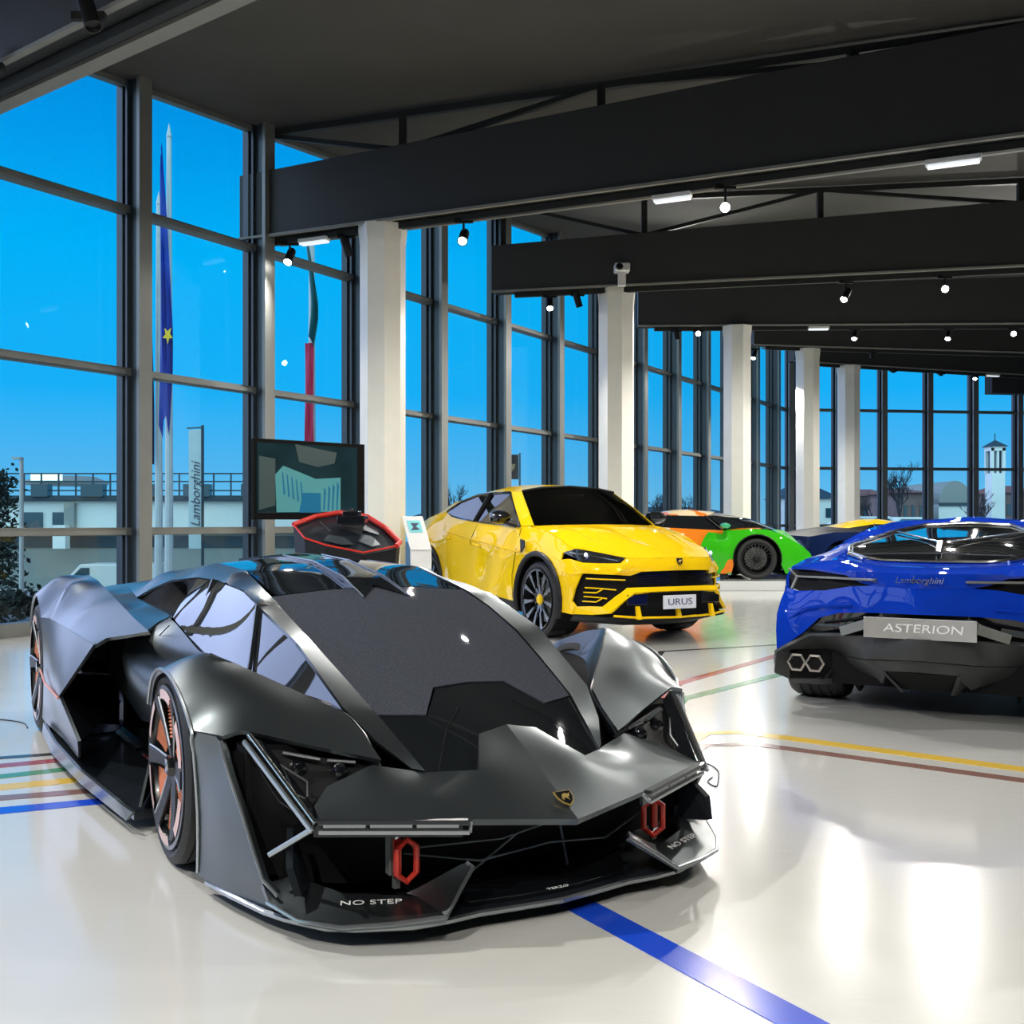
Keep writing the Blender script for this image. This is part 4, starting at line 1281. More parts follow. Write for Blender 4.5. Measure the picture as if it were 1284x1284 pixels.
# lower grille, bumper bar, plate
b = MB()
b.panel([(.86, 0, .70), (.83, .38, .69), (.76, .455, .655), (.62, .64, .665), (.43, .78, .665), (.36, .82, .40), (.40, .80, .27), (.72, .66, .26), (.84, 0, .22), (.72, -.66, .26), (.40, -.80, .27), (.36, -.82, .40), (.43, -.78, .665), (.62, -.64, .665), (.76, -.455, .655), (.83, -.38, .69)], (), 'x', .12, .01, SREF)
b.build('grille_recess', M_DARKHOLE, SU)
b = MB()
tp = [(.445, .825, .352), (.58, .76, .362), (.711, .695, .365), (.79, .60, .465), (.845, .515, .542), (.92, .3, .548), (.955, 0, .550)]
lo = [(.965, 0, .508), (.935, .3, .506), (.905, .475, .500), (.86, .56, .42), (.80, .675, .312), (.62, .76, .285), (.41, .84, .278)]
o = tp + [(x, -y, z) for x, y, z in reversed(tp[:-1])] + [(x, -y, z) for x, y, z in reversed(lo[1:])] + [lo[0]] + lo[1:]
b.panel(o, (), 'x', .05, .03, SREF)
b.build('bumper_bar', M_YELLOW, SU)
b = MB(); b.prism([(.86, 0, .225), (.84, .4, .23), (.76, .68, .245), (.40, .82, .262), (.30, .80, .20), (.6, .4, .17), (.7, 0, .17), (.6, -.4, .17), (.30, -.80, .20), (.40, -.82, .262), (.76, -.68, .245), (.84, -.4, .23)], (0, 0, .02)); b.build('front_lip', M_BLACK, SU, smooth=False)
b = MB(); b.tube([(.815, .64, .283), (.89, .4, .262), (.915, 0, .255), (.89, -.4, .262), (.815, -.64, .283)], .011, 6); b.build('lip_line', M_YELLOW, SU)
for y in (-.42, 0.03, .42):
    b = MB(); b.prism([(.93, y - .022, .25), (.93, y + .022, .25), (.90, y + .012, .37), (.90, y - .012, .37)], (-.04, 0, 0)); b.build('lip_fin', M_YELLOW, SU, smooth=False)
for s in (-1, 1):
    b = MB()
    for q in range(5):
        b.bar(V(.875, .05 * s, .58 + .025 * q), V(.85, .40 * s, .58 + .022 * q), .006, .005)
    b.build('grille_mesh', M_BLACKGLOSS, SU, smooth=False)
    b = MB(); b.box((.87, .42 * s, .43), (.02, .22, .10)); b.build('radar_panel', M_BLACKGLOSS, SU, smooth=False, bevel=.006)
pl = MB().box((.975, -.01, .405), (.012, .375, .128)).build('number_plate', M_PLATE, SU, smooth=False, bevel=.004)
text('plate_lettering', 'URUS', M_INK, pl, (.983, -.01, .405), frame_rot(V(0, 1, 0), V(0, 0, 1)), .085, .0008, sx=1.35)
emblem(SU, (.957, 0, .785), V(0, 1, 0), V(-.25, 0, 1), .075)
# cabin
b = MB(); b.box((-1.9, 0, .72), (2.9, 1.5, .5)); b.box((-.75, 0, .99), (.5, 1.4, .16)); b.box((-2.8, 0, 1.0), (.5, 1.3, .3)); b.build('cabin_floor', M_SEAT, SU, smooth=False, bevel=.03)
b = MB(); b.box((.25, 0, .55), (.6, 1.1, .5)); b.box((-3.5, 0, .6), (.8, 1.3, .6)); b.box((-1.7, 0, .35), (2.2, 1.7, .25)); b.build('underbody', M_DARKHOLE, SU, smooth=False)
for s in (-1, 1):
    for cx in (-.20, -3.03):
        b = MB(); b.lathe([(0.01, 0), (.44, 0), (.44, .27)], (cx, .60 * s, .45), 'Y', 28, M=Matrix.Scale(s, 3, V(0, 1, 0)), cap=False); b.build('wheel_well', M_DARKHOLE, SU)
    for x in (-1.65, -2.5):
        b = MB(); b.prism([(x, .20 * s, .95), (x, .60 * s, .95), (x - .12, .56 * s, 1.25), (x - .12, .24 * s, 1.25)], (-.12, 0, 0)); b.box((x - .17, .40 * s, 1.33), (.09, .22, .15)); b.build('seat', M_SEAT, SU, bevel=.03)
b = MB(); b.tube([V(-1.05, .37 + .17 * math.cos(a), 1.12 + .15 * math.sin(a)) for a in [2 * PI * k / 20 for k in range(20)]], .014, 8, closed=True); b.bar((-1.05, .22, 1.12), (-1.05, .52, 1.12), .03, .02); b.build('steering_wheel', M_BLACK, SU)
b = MB(); b.box((-.98, 0, 1.43), (.03, .22, .06)); b.build('rear_view_mirror', M_BLACK, SU, bevel=.01)
for s in (-1, 1):
    vehicle_wheel(SU, -.20, .378, .90, s, .378, .27, .306, 11, M_BLACKGLOSS, M_CHROME, M_YELLOW, twin='wedge')
    vehicle_wheel(SU, -3.03, .378, .90, s, .378, .29, .306, 11, M_BLACKGLOSS, M_CHROME, M_YELLOW, twin='wedge')

# ------------------------------------------------------------------ the blue coupe, seen from behind
M_BLUE = mat('deep_blue_car_paint', (0.004, 0.040, 0.45), 0.5, 0.0, coat=0.8, coat_rough=0.015, spec=0.0, vscale=2, var=0.03)
M_DIFF = mat('charcoal_diffuser', (0.028, 0.030, 0.032), 0.45, vscale=10)
M_PLATEG = mat('brushed_plate', (0.62, 0.62, 0.62), 0.3, 0.7, vscale=4)
M_EXH = mat('brushed_exhaust_metal', (0.42, 0.39, 0.37), 0.3, 0.9, vscale=30)
AS = empty('grand_touring_coupe', (2.241, 5.72, 0), math.atan2(math.cos(.5103), math.sin(.5103)), 'glossy deep blue coupe seen from behind, cut off by the right edge', 'car')
AREF = (2.0, 0, 0.5)
# car frame: +x points to its nose; the tail is at x = 0
def sym(o):
    return o + [(x, -y, z) for x, y, z in reversed(o) if abs(y) > 1e-6]
# upper tail: between the rear window and the light band
b = MB()
o = [(.03, 0, .845), (.12, .25, .850), (.24, .45, .852), (.40, .66, .868), (.44, .78, .872), (.60, .840, .870), (.88, .822, .908), (1.28, .780, .940), (1.62, .725, 1.008), (1.55, .66, 1.005), (1.15, .58, .985), (.82, .52, .940), (.72, .42, .918), (.66, .3, .905), (.64, 0, .900)]
b.panel(sym(o)[::-1], [(.32, 0, .885), (.5, .6, .905), (.5, -.6, .905), (.35, .3, .883), (.35, -.3, .883)], 'z', .06, .015, AREF)
b.build('tail_deck', M_BLUE, AS, angle=50)
# light recess band
b = MB()
o = [(.045, 0, .846), (.13, .25, .850), (.25, .45, .852), (.41, .66, .866), (.46, .80, .860), (.50, .855, .80), (.46, .84, .745), (.37, .74, .722), (.25, .55, .735), (.16, .38, .765), (.08, .2, .785), (.045, 0, .79)]
b.panel([(x + .035, y, z) for x, y, z in sym(o)], [], 'x', .06, .01, AREF)
b.build('light_recess', M_DARKHOLE, AS)
b = MB()
o = [(.012, 0, .862), (.10, .25, .866), (.20, .42, .862), (.23, .45, .845), (.16, .34, .80), (.10, .25, .785), (.012, 0, .782)]
b.panel(sym(o), [], 'x', .06, .012, AREF)
b.build('badge_panel', M_BLUE, AS)
b = MB()
o = [(.02, 0, .800), (.09, .22, .790), (.17, .40, .775), (.26, .56, .742), (.36, .74, .728), (.43, .83, .740), (.40, .862, .67), (.35, .875, .58), (.31, .87, .48), (.28, .855, .36), (.30, .70, .48), (.26, .60, .575), (.20, .47, .615), (.10, .30, .632), (.0, 0, .640)]
b.panel(sym(o), [(.30, .70, .64), (.30, -.70, .64)], 'x', .045, .015, AREF, stiff=.001)
b.build('rear_bumper', M_BLUE, AS, angle=50)
for s in (-1, 1):
    b = MB(); b.tube(flip([(.36, .858, .42), (.33, .80, .55), (.27, .69, .63), (.2, .55, .662), (.12, .38, .672)], s), .006, 6); b.build('bumper_crease', M_BLUE, AS)
    # side
    aR = arc(.95, .35, .40, -5, 185, .90, 16)
    aF = arc(3.50, .34, .39, -5, 185, .90, 16)
    o = [(.60, .842, .868), (.88, .824, .906), (1.28, .782, .938), (1.62, .75, .985), (2.2, .79, .93), (2.9, .80, .90), (3.5, .82, .84), (4.1, .74, .68), (4.35, .60, .50), (4.3, .62, .30)] + aF[0:] + [(3.08, .90, .20), (1.4, .90, .20)] + aR + [(.42, .86, .33), (.30, .862, .36), (.32, .872, .48), (.36, .876, .58), (.41, .864, .67), (.46, .845, .745), (.50, .857, .80)]
    b = MB(); b.panel(flip(o, s), flip([(.95, .915, .76), (3.5, .91, .74), (2.2, .87, .6), (.6, .89, .72)], s), 'y', .08, .02, AREF); sd = b.build('body_side', M_BLUE, AS, angle=40)
    b = MB(); b.panel(flip([(1.62, .74, 1.0), (2.0, .66, 1.09), (2.6, .60, 1.14), (3.0, .66, 1.02), (3.35, .78, .88), (2.9, .795, .90), (2.2, .785, .93)], s), (), 'y', .1, .006, AREF); b.build('side_window', M_LOWGLASS, AS)
    # light units: long bar with a Y end
    b = MB(); b.bar(V(.07, .24 * s, .822), V(.46, .775 * s, .812), .03, .012); b.bar(V(.46, .775 * s, .812), V(.46, .83 * s, .860), .02, .012); b.bar(V(.46, .775 * s, .812), V(.42, .80 * s, .735), .02, .012)
    b.build('tail_light', M_FRAME, AS, smooth=False, bevel=.003)
    b = MB(); b.tube(flip([(.64, .41, .918), (.80, .53, .948), (1.12, .585, .990), (2.0, .46, 1.072)], s), .010, 6); b.build('window_frame_rail', M_CHROME, AS)
    # twin exhausts
    for y in (.745, .635):
        b = MB(); b.lathe([(.058, 0), (.060, .015), (.046, .018), (.040, .0), (.038, -.10), (0, -.10)], (.330, y * s, .292), 'X', 6, M=Matrix.Rotation(PI, 3, 'Z')); ep_ = b.build('exhaust_pipe', M_EXH, AS, smooth=False); MB().lathe([(0, .002), (.0405, .002), (.0405, -.02)], (.330, y * s, .292), 'X', 6, M=Matrix.Rotation(PI, 3, 'Z')).build('pipe_opening', M_DARKHOLE, ep_, smooth=False)
    b = MB(); b.panel(flip([(.36, .79, .365), (.40, .60, .370), (.45, .50, .335), (.44, .56, .19), (.36, .80, .19)], s), (), 'x', .1, .01, AREF); b.build('exhaust_recess', M_DARKHOLE, AS)
    b = MB(); b.prism(flip([(.62, .470, .17), (.45, .455, .29), (.80, .45, .07), (1.1, .45, .15)], s), (0, .02 * s, 0)); b.build('diffuser_fin', M_DIFF, AS, smooth=False)
    vehicle_wheel(AS, .95, .335, .905, s, .335, .36, .25, 5, M_BLACK, M_FRAME)
    vehicle_wheel(AS, 3.50, .325, .90, s, .325, .27, .25, 5, M_BLACK, M_FRAME)
# arched black cut-out with plate
b = MB()
o = [(.05, 0, .645), (.13, .30, .636), (.22, .47, .620), (.29, .60, .580), (.33, .70, .485), (.30, .85, .36), (.33, .68, .44), (.20, .30, .47), (.12, 0, .47)]
b.panel(sym(o), [], 'x', .06, .01, AREF)
b.build('rear_recess', M_BLACKGLOSS, AS)
for s in (-1, 1):
    b = MB(); b.bar(V(.10, .33 * s, .55), V(.26, .60 * s, .535), .02, .012); b.build('recess_slat', M_FRAME_DARK, AS, smooth=False)
    b = MB(); b.bar(V(.06, .29 * s, .57), V(.16, .45 * s, .51), .012, .055); b.build('reverse_lamp', M_FRAME, AS, smooth=False, bevel=.004)
pl = MB().box((.025, .0, .558), (.012, .59, .116)).build('number_plate', M_PLATEG, AS, smooth=False, bevel=.003)
text('plate_lettering', 'ASTERION', M_TEXTW, pl, (.0175, -.02, .558), frame_rot(V(0, -1, 0), V(0, 0, 1)), .066, .001, shear=.1, sx=1.35)
text('lettering', 'Lamborghini', M_CHROME, AS, (.008, .0, .828), frame_rot(V(0, -1, 0), V(-.1, 0, 1)), .050, .0015, shear=.35)
# black lower bumper and diffuser
b = MB()
o = [(-.005, 0, .505), (.10, .27, .500), (.27, .66, .462), (.245, .85, .356), (.30, .875, .22), (.34, .80, .185), (.33, .785, .365), (.40, .60, .375), (.44, .50, .335), (.10, .30, .365), (.0, 0, .385)]
b.panel(sym(o), [(-.01, 0, .45)], 'x', .05, .02, AREF)
b.build('lower_bumper', M_DIFF, AS, angle=30)
b = MB()
o = [(.03, 0, .378), (.12, .30, .358), (.44, .50, .330), (.42, .60, .185), (.36, .80, .180), (.40, .80, .150), (.47, .60, .145), (.62, .50, .150), (.40, .30, .215), (.30, .24, .20), (.09, .185, .305), (.08, 0, .31)]
b.panel(sym(o), [], 'x', .05, .015, AREF)
b.build('diffuser', M_DIFF, AS, angle=25)
b = MB()
b.panel([(.09, .185, .300), (.09, -.185, .300), (.38, -.125, .165), (.38, .125, .165)], [], 'x', .06, .01, AREF)
b.build('diffuser_notch', M_DARKHOLE, AS)
for s in (-1, 1):
    b = MB(); b.prism(flip([(.085, .19, .302), (.36, .125, .150), (.60, .13, .12), (.45, .21, .22)], s), (0, .02 * s, 0)); b.build('notch_fin', M_DIFF, AS, smooth=False)
# rear window: hexagonal, chrome framed, with the Y ribs and the roof
b = MB()
o = [(.66, 0, .903), (.68, .3, .907), (.74, .41, .920), (.83, .515, .944), (1.15, .575, .988), (2.05, .455, 1.075), (2.58, .30, 1.124), (2.66, 0, 1.140)]
b.panel(sym(o), [(1.6, 0, 1.045), (1.2, .3, 1.0), (1.2, -.3, 1.0)], 'z', .08, .006, AREF)
b.build('rear_window', M_LOWGLASS, AS)
b = MB()
fr = [(.655, 0, .908), (.68, .3, .912), (.74, .41, .925), (.83, .52, .950), (1.15, .58, .994), (2.05, .46, 1.081), (2.58, .305, 1.130), (2.66, 0, 1.146)]
b.tube(sym(fr), .013, 8, closed=True)
b.build('window_frame', M_CHROME, AS)
b = MB()
for s in (-1, 1):
    b.bar(V(1.18, .035 * s, 1.022), V(1.95, .41 * s, 1.080), .018, .012)
    b.bar(V(.82, 0, .958), V(.80, .44 * s, .948), .014, .010)
b.bar(V(1.20, .03, 1.024), V(.86, 0, .965), .03, .014)
b.build('window_rib', M_CHROME, AS, smooth=False, bevel=.003)
b = MB()
ou = [(1.5, .69, .990), (1.62, .728, 1.008), (2.0, .67, 1.085), (2.2, .64, 1.110), (2.7, .58, 1.150), (3.1, .56, 1.13)]
inn = [(2.58, .31, 1.130), (2.05, .465, 1.080), (1.17, .583, .992)]
mir = lambda L_: [(x, -y, z) for x, y, z in reversed(L_)]
b.panel(ou + [(3.15, 0, 1.185)] + mir(ou) + [(x, -y, z) for x, y, z in reversed(inn)] + [(2.67, 0, 1.150)] + inn, [(2.85, 0, 1.192), (2.0, .58, 1.098), (2.0, -.58, 1.098), (2.7, .45, 1.168), (2.7, -.45, 1.168)], 'z', .08, .012, AREF)
b.build('roof', M_BLUE, AS, angle=50)
b = MB()
b.panel(sym([(3.15, 0, 1.17), (3.1, .56, 1.12), (3.35, .68, 1.0), (3.6, .76, .87), (3.7, 0, .90)]), [], 'z', .1, .01, AREF)
b.build('windscreen', M_LOWGLASS, AS)
b = MB()
b.panel(sym([(3.7, 0, .90), (3.5, .80, .86), (4.1, .74, .68), (4.35, .60, .50), (4.5, 0, .52)]), [(4.0, 0, .82)], 'z', .1, .01, AREF)
b.build('bonnet', M_BLUE, AS)
b = MB()
b.box((2.2, 0, .42), (3.6, 1.1, .5)); b.box((2.2, 0, .3), (1.6, 1.7, .2)); b.box((1.6, 0, .75), (1.6, 1.0, .25)); b.box((2.6, 0, .88), (1.0, 1.0, .3))
b.build('inner_body', M_DARKHOLE, AS, smooth=False)

# ------------------------------------------------------------------ racing coupes at the back
def livery(name, stops, scale=1.6):
    """wrap of flowing colour patches: a wavy noise along the body picks between the colours"""
    m = bpy.data.materials.new(name)
    m.use_nodes = True
    nt = m.node_tree
    b = nt.nodes['Principled BSDF']
    tc = nt.nodes.new('ShaderNodeTexCoord')
    sp = nt.nodes.new('ShaderNodeSeparateXYZ')
    nt.links.new(tc.outputs['Object'], sp.inputs[0])
    nz = nt.nodes.new('ShaderNodeTexNoise')
    nz.inputs['Scale'].default_value = scale
    nz.inputs['Detail'].default_value = 1.5
    nt.links.new(tc.outputs['Object'], nz.inputs['Vector'])
    a = nt.nodes.new('ShaderNodeMapRange')
    a.inputs[1].default_value = -3.6
    a.inputs[2].default_value = 1.2
    nt.links.new(sp.outputs['X'], a.inputs[0])
    ad = nt.nodes.new('ShaderNodeMath'); ad.operation = 'MULTIPLY_ADD'
    ad.inputs[1].default_value = 0.35
    nt.links.new(nz.outputs['Fac'], ad.inputs[0])
    nt.links.new(a.outputs[0], ad.inputs[2])
    r = nt.nodes.new('ShaderNodeValToRGB')
    r.color_ramp.interpolation = 'CONSTANT'
    e = r.color_ramp.elements
    e[0].position, e[0].color = stops[0][0], (*stops[0][1], 1)
    e[1].position, e[1].color = stops[1][0], (*stops[1][1], 1)
    for p_, c_ in stops[2:]:
        q = e.new(p_); q.color = (*c_, 1)
    nt.links.new(ad.outputs[0], r.inputs[0])
    nt.links.new(r.outputs[0], b.inputs['Base Color'])
    b.inputs['Roughness'].default_value = 0.5
    b.inputs['Specular IOR Level'].default_value = 0.0
    b.inputs['Coat Weight'].default_value = 0.8
    return m
ORANGE, GREEN, CREAM, LIME = (0.75, 0.20, 0.015), (0.035, 0.42, 0.01), (0.78, 0.62, 0.36), (0.15, 0.6, 0.03)

def coupe(root, body, roofm, bonnetm, glassm, wheel_rim, spoke, mirrorm, R=.36):
    C = (-.9, 0, .4)
    for s in (-1, 1):
        aF = arc(0, .36, .415, -12, 192, .99, 18)
        aR = arc(-2.62, .36, .425, -12, 192, 1.0, 18)
        top = [(1.02, .60, .44), (.85, .80, .56), (.45, .90, .78), (.15, .93, .865), (-.12, .93, .875), (-.45, .86, .845), (-.62, .79, .85), (-1.0, .80, .868), (-1.6, .80, .90), (-2.1, .86, .95), (-2.7, .92, .95), (-3.3, .88, .86), (-3.45, .80, .5), (-3.4, .85, .25)]
        o = top + list(reversed(aR)) + [(-2.15, .99, .10), (-.45, .98, .10)] + list(reversed(aF)) + [(.5, .96, .10), (.85, .86, .10), (1.05, .66, .14), (1.10, .55, .30)]
        b = MB(); b.panel(flip(o, s), flip([(-.1, .985, .78), (-.7, .965, .72), (-1.4, .90, .50), (-2.6, 1.0, .82), (-1.5, .95, .78), (.55, .95, .55)], s), 'y', .07, .02, C)
        sd = b.build('body_side', body, root, angle=45)
        b = MB(); b.tube(flip([(x, y + .004, z) for x, y, z in aF], s), .012, 6); b.build('arch_edge', M_BLACK, sd)
        b = MB(); b.prism(flip([(-2.1, .97, .04), (-.5, .97, .04), (-.5, .75, .04), (-2.1, .75, .04)], s), (0, 0, .07)); b.build('sill', M_BLACK, sd, smooth=False)
        b = MB(); b.panel(flip([(-1.46, .585, 1.115), (-.83, .600, 1.10), (-.63, .68, .96), (-.56, .76, .855), (-1.0, .785, .872), (-1.66, .78, .90), (-1.85, .70, .99)], s), (), 'y', .1, .006, C); g = b.build('side_window', glassm, root)
        MB().bar(V(-.84, .61 * s, 1.10), V(-.57, .775 * s, .85), .05, .015, up=(1, 0, 0)).build('window_pillar', M_BLACK, g, smooth=False); b = MB(); b.bar(V(-1.50, .60 * s, 1.11), V(-1.62, .785 * s, .9), .05, .015, up=(1, 0, 0)); b.build('window_pillar', M_BLACK, g, smooth=False)
        b = MB(); b.panel(flip([(-1.46, .59, 1.118), (-1.86, .705, .992), (-1.68, .79, .902), (-2.1, .85, .952), (-2.7, .6, .96), (-2.1, .52, 1.03)], s), (), 'z', .1, .01, C); b.build('rear_quarter', M_BLACK, root)
        b = MB(); b.lathe([(0, -.10), (.05, -.09), (.065, 0), (.055, .08), (0, .11)], (-.56, 1.0 * s, .93), 'Y', 14, M=Matrix.Diagonal((1.5, 1, .8)))
        mm = b.build('side_mirror', mirrorm, root)
        b = MB(); b.bar(V(-.54, .86 * s, .85), V(-.55, .97 * s, .90), .06, .02); b.build('mirror_arm', M_BLACK, mm, smooth=False)
        b = MB(); b.panel(flip([(.95, .60, .50), (.83, .78, .575), (.50, .80, .745), (.62, .66, .70)], s), (), 'z', .08, .008, C); b.build('headlight', M_LENS, root)
        for cx in (0, -2.62):
            vehicle_wheel(root, cx, R, .97, s, R, .30, .262, 12, wheel_rim, spoke, None, twin=True, thick=.010)
            b = MB(); b.lathe([(0.01, 0), (.40, 0), (.40, .25)], (cx, .66 * s, .412), 'Y', 28, M=Matrix.Scale(s, 3, V(0, 1, 0)), cap=False); b.build('wheel_well', M_DARKHOLE, root)
    b = MB()
    b.panel(sym([(.70, 0, .845), (.45, .3, .86), (-.10, .62, .89), (-.50, .79, .862), (-.12, .92, .878), (.15, .92, .868), (.45, .885, .782), (.85, .79, .562), (1.02, .60, .445), (1.12, .3, .43), (1.15, 0, .43)]), [(.9, 0, .68), (.7, .5, .70), (.7, -.5, .70), (.1, .78, .89), (.1, -.78, .89)], 'z', .08, .015, C)
    b.build('bonnet', bonnetm, root, angle=50)
    b = MB()
    b.panel(sym([(.68, 0, .852), (.43, .3, .868), (-.12, .61, .90), (-.50, .775, .872), (-.60, .70, .96), (-.80, .605, 1.10), (-.62, .3, 1.16), (-.55, 0, 1.18)]), [(.1, 0, 1.05)], 'z', .1, .006, C)
    b.build('windscreen', glassm, root)
    b = MB()
    b.panel(sym([(-.55, 0, 1.182), (-.62, .3, 1.163), (-.80, .608, 1.104), (-1.46, .59, 1.118), (-2.1, .52, 1.03), (-2.2, 0, 1.06)]), [(-1.1, 0, 1.222), (-1.1, .35, 1.20), (-1.1, -.35, 1.20)], 'z', .1, .015, C)
    b.build('roof', roofm, root, angle=50)
    b = MB()
    b.panel(sym([(-2.2, 0, 1.06), (-2.1, .52, 1.03), (-2.7, .6, .96), (-2.1, .85, .952), (-2.7, .915, .952), (-3.3, .87, .865), (-3.4, 0, .90)]), [], 'z', .1, .01, C)
    b.build('engine_cover', M_BLACK, root)
    b = MB()
    b.panel(sym([(1.15, 0, .43), (1.12, .3, .43), (1.02, .60, .44), (1.10, .55, .30), (1.05, .66, .13), (1.16, 0, .10)]), [], 'x', .1, .01, C)
    b.build('front_bumper', body, root)
    b = MB()
    b.panel(sym([(-3.4, 0, .90), (-3.3, .87, .865), (-3.45, .80, .5), (-3.4, .85, .25), (-3.4, 0, .2)]), [], 'x', .2, .01, C)
    b.build('rear_bumper', body, root)
    b = MB(); b.prism([(1.25, 0, .06), (1.18, .6, .06), (.9, .95, .06), (.5, .97, .06), (.5, -.97, .06), (.9, -.95, .06), (1.18, -.6, .06)], (0, 0, .025)); b.build('splitter', M_BLACK, root, smooth=False)
    b = MB(); b.box((-1.3, 0, .42), (3.6, 1.2, .6)); b.box((-1.2, 0, .75), (1.0, 1.2, .2)); b.build('inner_body', M_DARKHOLE, root, smooth=False)
# low white platform
PLAT = .16
b = MB(); b.box((3.55, 18.95, PLAT / 2), (6.3, 3.1, PLAT)); 
pf = b.build('display_platform', mat('white_platform_gloss', (0.66, 0.68, 0.68), 0.12, vscale=2, var=0.03, coat=.3), smooth=False, bevel=.01)
tag(pf, 'low white display platform under the green racing car', 'platform')
GT = empty('racing_coupe', (4.24, 18.9, PLAT + .002), 0.0, 'green and orange racing coupe in profile, standing on the low platform', 'car')
LIV = livery('green_orange_livery', [(0.0, CREAM), (.22, ORANGE), (.55, CREAM), (.60, ORANGE), (.79, GREEN), (1.02, LIME), (1.08, GREEN)])
LIV2 = livery('orange_cream_roof_wrap', [(0.0, ORANGE), (.45, CREAM), (.52, ORANGE), (.62, CREAM), (.70, ORANGE), (.80, CREAM)], 2.4)
LIV3 = livery('bonnet_wrap', [(0.0, GREEN), (.85, ORANGE), (.95, (0.02, .02, .02)), (1.0, ORANGE), (1.06, CREAM), (1.12, GREEN)], 4.0)
M_RACEGLASS = glass('racing_car_glass', (0.25, 0.27, 0.28), 1.8, 1.6)
coupe(GT, LIV, LIV2, LIV3, M_LOWGLASS, M_BLACK, M_BLACKGLOSS, mat('mint_green_mirror', (0.03, 0.42, 0.18), 0.3, coat=1))
b = MB(); b.lathe([(0, .05), (.02, .04), (.03, 0)], (-1.0, 0, 1.225), 'Z', 10); b.build('roof_antenna', M_BLACK, GT)
NB = empty('racing_coupe', (8.75, 22.7, 0), 0.35, 'dark blue racing coupe with a yellow roof, far behind the blue car', 'car')
M_NAVY = mat('navy_car_paint', (0.006, 0.014, 0.06), 0.5, coat=0.7, coat_rough=.02, spec=0.0, vscale=3)
coupe(NB, M_NAVY, M_YELLOW, M_NAVY, M_LOWGLASS, M_BLACK, M_FRAME, M_WHITE, R=.34)

# ------------------------------------------------------------------ screen, console, kiosk by the glass wall
def local(name, x, y, rz, label, cat):
    return empty(name, (x, y, 0), rz, label, cat)
TV = local('display_screen', -1.86, 9.55, .72, 'large dark flat screen on a black pole, left of the simulator console', 'screen')
b = MB(); b.box((0, 0, 1.535), (1.16, .05, .72)); b.build('bezel', mat('matt_black_bezel', (.003, .003, .003), .7, spec=.1), TV, smooth=False, bevel=.006)
def screen_material():
    m = bpy.data.materials.new('screen_glass_reflecting')
    m.use_nodes = True
    nt = m.node_tree
    bb = nt.nodes['Principled BSDF']
    tc = nt.nodes.new('ShaderNodeTexCoord')
    w = nt.nodes.new('ShaderNodeTexNoise'); w.inputs['Scale'].default_value = 2.2
    nt.links.new(tc.outputs['Object'], w.inputs['Vector'])
    r = nt.nodes.new('ShaderNodeValToRGB')
    r.color_ramp.elements[0].color = (0.006, 0.018, 0.022, 1); r.color_ramp.elements[0].position = .35
    r.color_ramp.elements[1].color = (0.010, 0.028, 0.034, 1); r.color_ramp.elements[1].position = .6
    nt.links.new(w.outputs['Fac'], r.inputs[0])
    nt.links.new(r.outputs[0], bb.inputs['Base Color'])
    nt.links.new(r.outputs[0], bb.inputs['Emission Color'])
    bb.inputs['Emission Strength'].default_value = .1
    bb.inputs['Roughness'].default_value = .12
    return m
b = MB(); b.box((-.03, -.028, 1.545), (1.04, .006, .63)); sc_ = b.build('screen', screen_material(), TV, smooth=False)
# reflection in the dark screen, painted as glowing shapes: pale striped room, blue seat
SCRP = mat('painted_reflection_pale', (0.02, 0.08, 0.09), .3, emit=(0.10, 0.36, 0.36), estr=.55)
SCRB = mat('painted_reflection_blue', (0.0, 0.05, 0.10), .3, emit=(0.01, 0.12, 0.22), estr=.7)
SCRG = mat('painted_reflection_dim', (0.02, 0.03, 0.03), .3, emit=(0.05, 0.08, 0.075), estr=.5)
def flat(poly, m, name, y=-.0335):
    b = MB(); b.prism([(x * 1.33, y, z) for x, z in poly], (0, .002, 0)); b.build(name, m, sc_, smooth=False)
flat([(-.27, 1.24), (-.28, 1.58), (-.22, 1.66), (-.08, 1.60), (.03, 1.55), (.23, 1.57), (.23, 1.25)], SCRP, 'reflection_wall', -.0325)
flat([(-.40, 1.26), (-.40, 1.74), (-.28, 1.72), (-.28, 1.30)], SCRG, 'reflection_side')
flat([(-.13, 1.86), (.20, 1.80), (.18, 1.70), (.05, 1.66), (-.10, 1.70)], SCRG, 'reflection_ceiling')
flat([(-.10, 1.24), (-.07, 1.42), (.07, 1.42), (.07, 1.24)], SCRB, 'reflection_seat', -.0345)
for k in range(5):
    x = -.23 + .035 * k
    flat([(x, 1.60 - .02 * k), (x + .008, 1.60 - .02 * k), (x + .025, 1.40 - .02 * k), (x + .012, 1.40 - .02 * k)], SCRB, 'reflection_line', -.0345)
for k in range(4):
    x = .09 + .035 * k
    flat([(x, 1.26), (x + .010, 1.26), (x + .022, 1.44 + .02 * k), (x + .006, 1.47 + .02 * k)], SCRB, 'reflection_line', -.0345)
b = MB(); b.box((-.02, .03, .62), (.07, .05, 1.2)); b.build('pole', M_BLACK, TV, smooth=False)
b = MB(); b.box((-.02, .03, .015), (.6, .45, .03)); b.build('base_plate', M_BLACK, TV, smooth=False, bevel=.005)

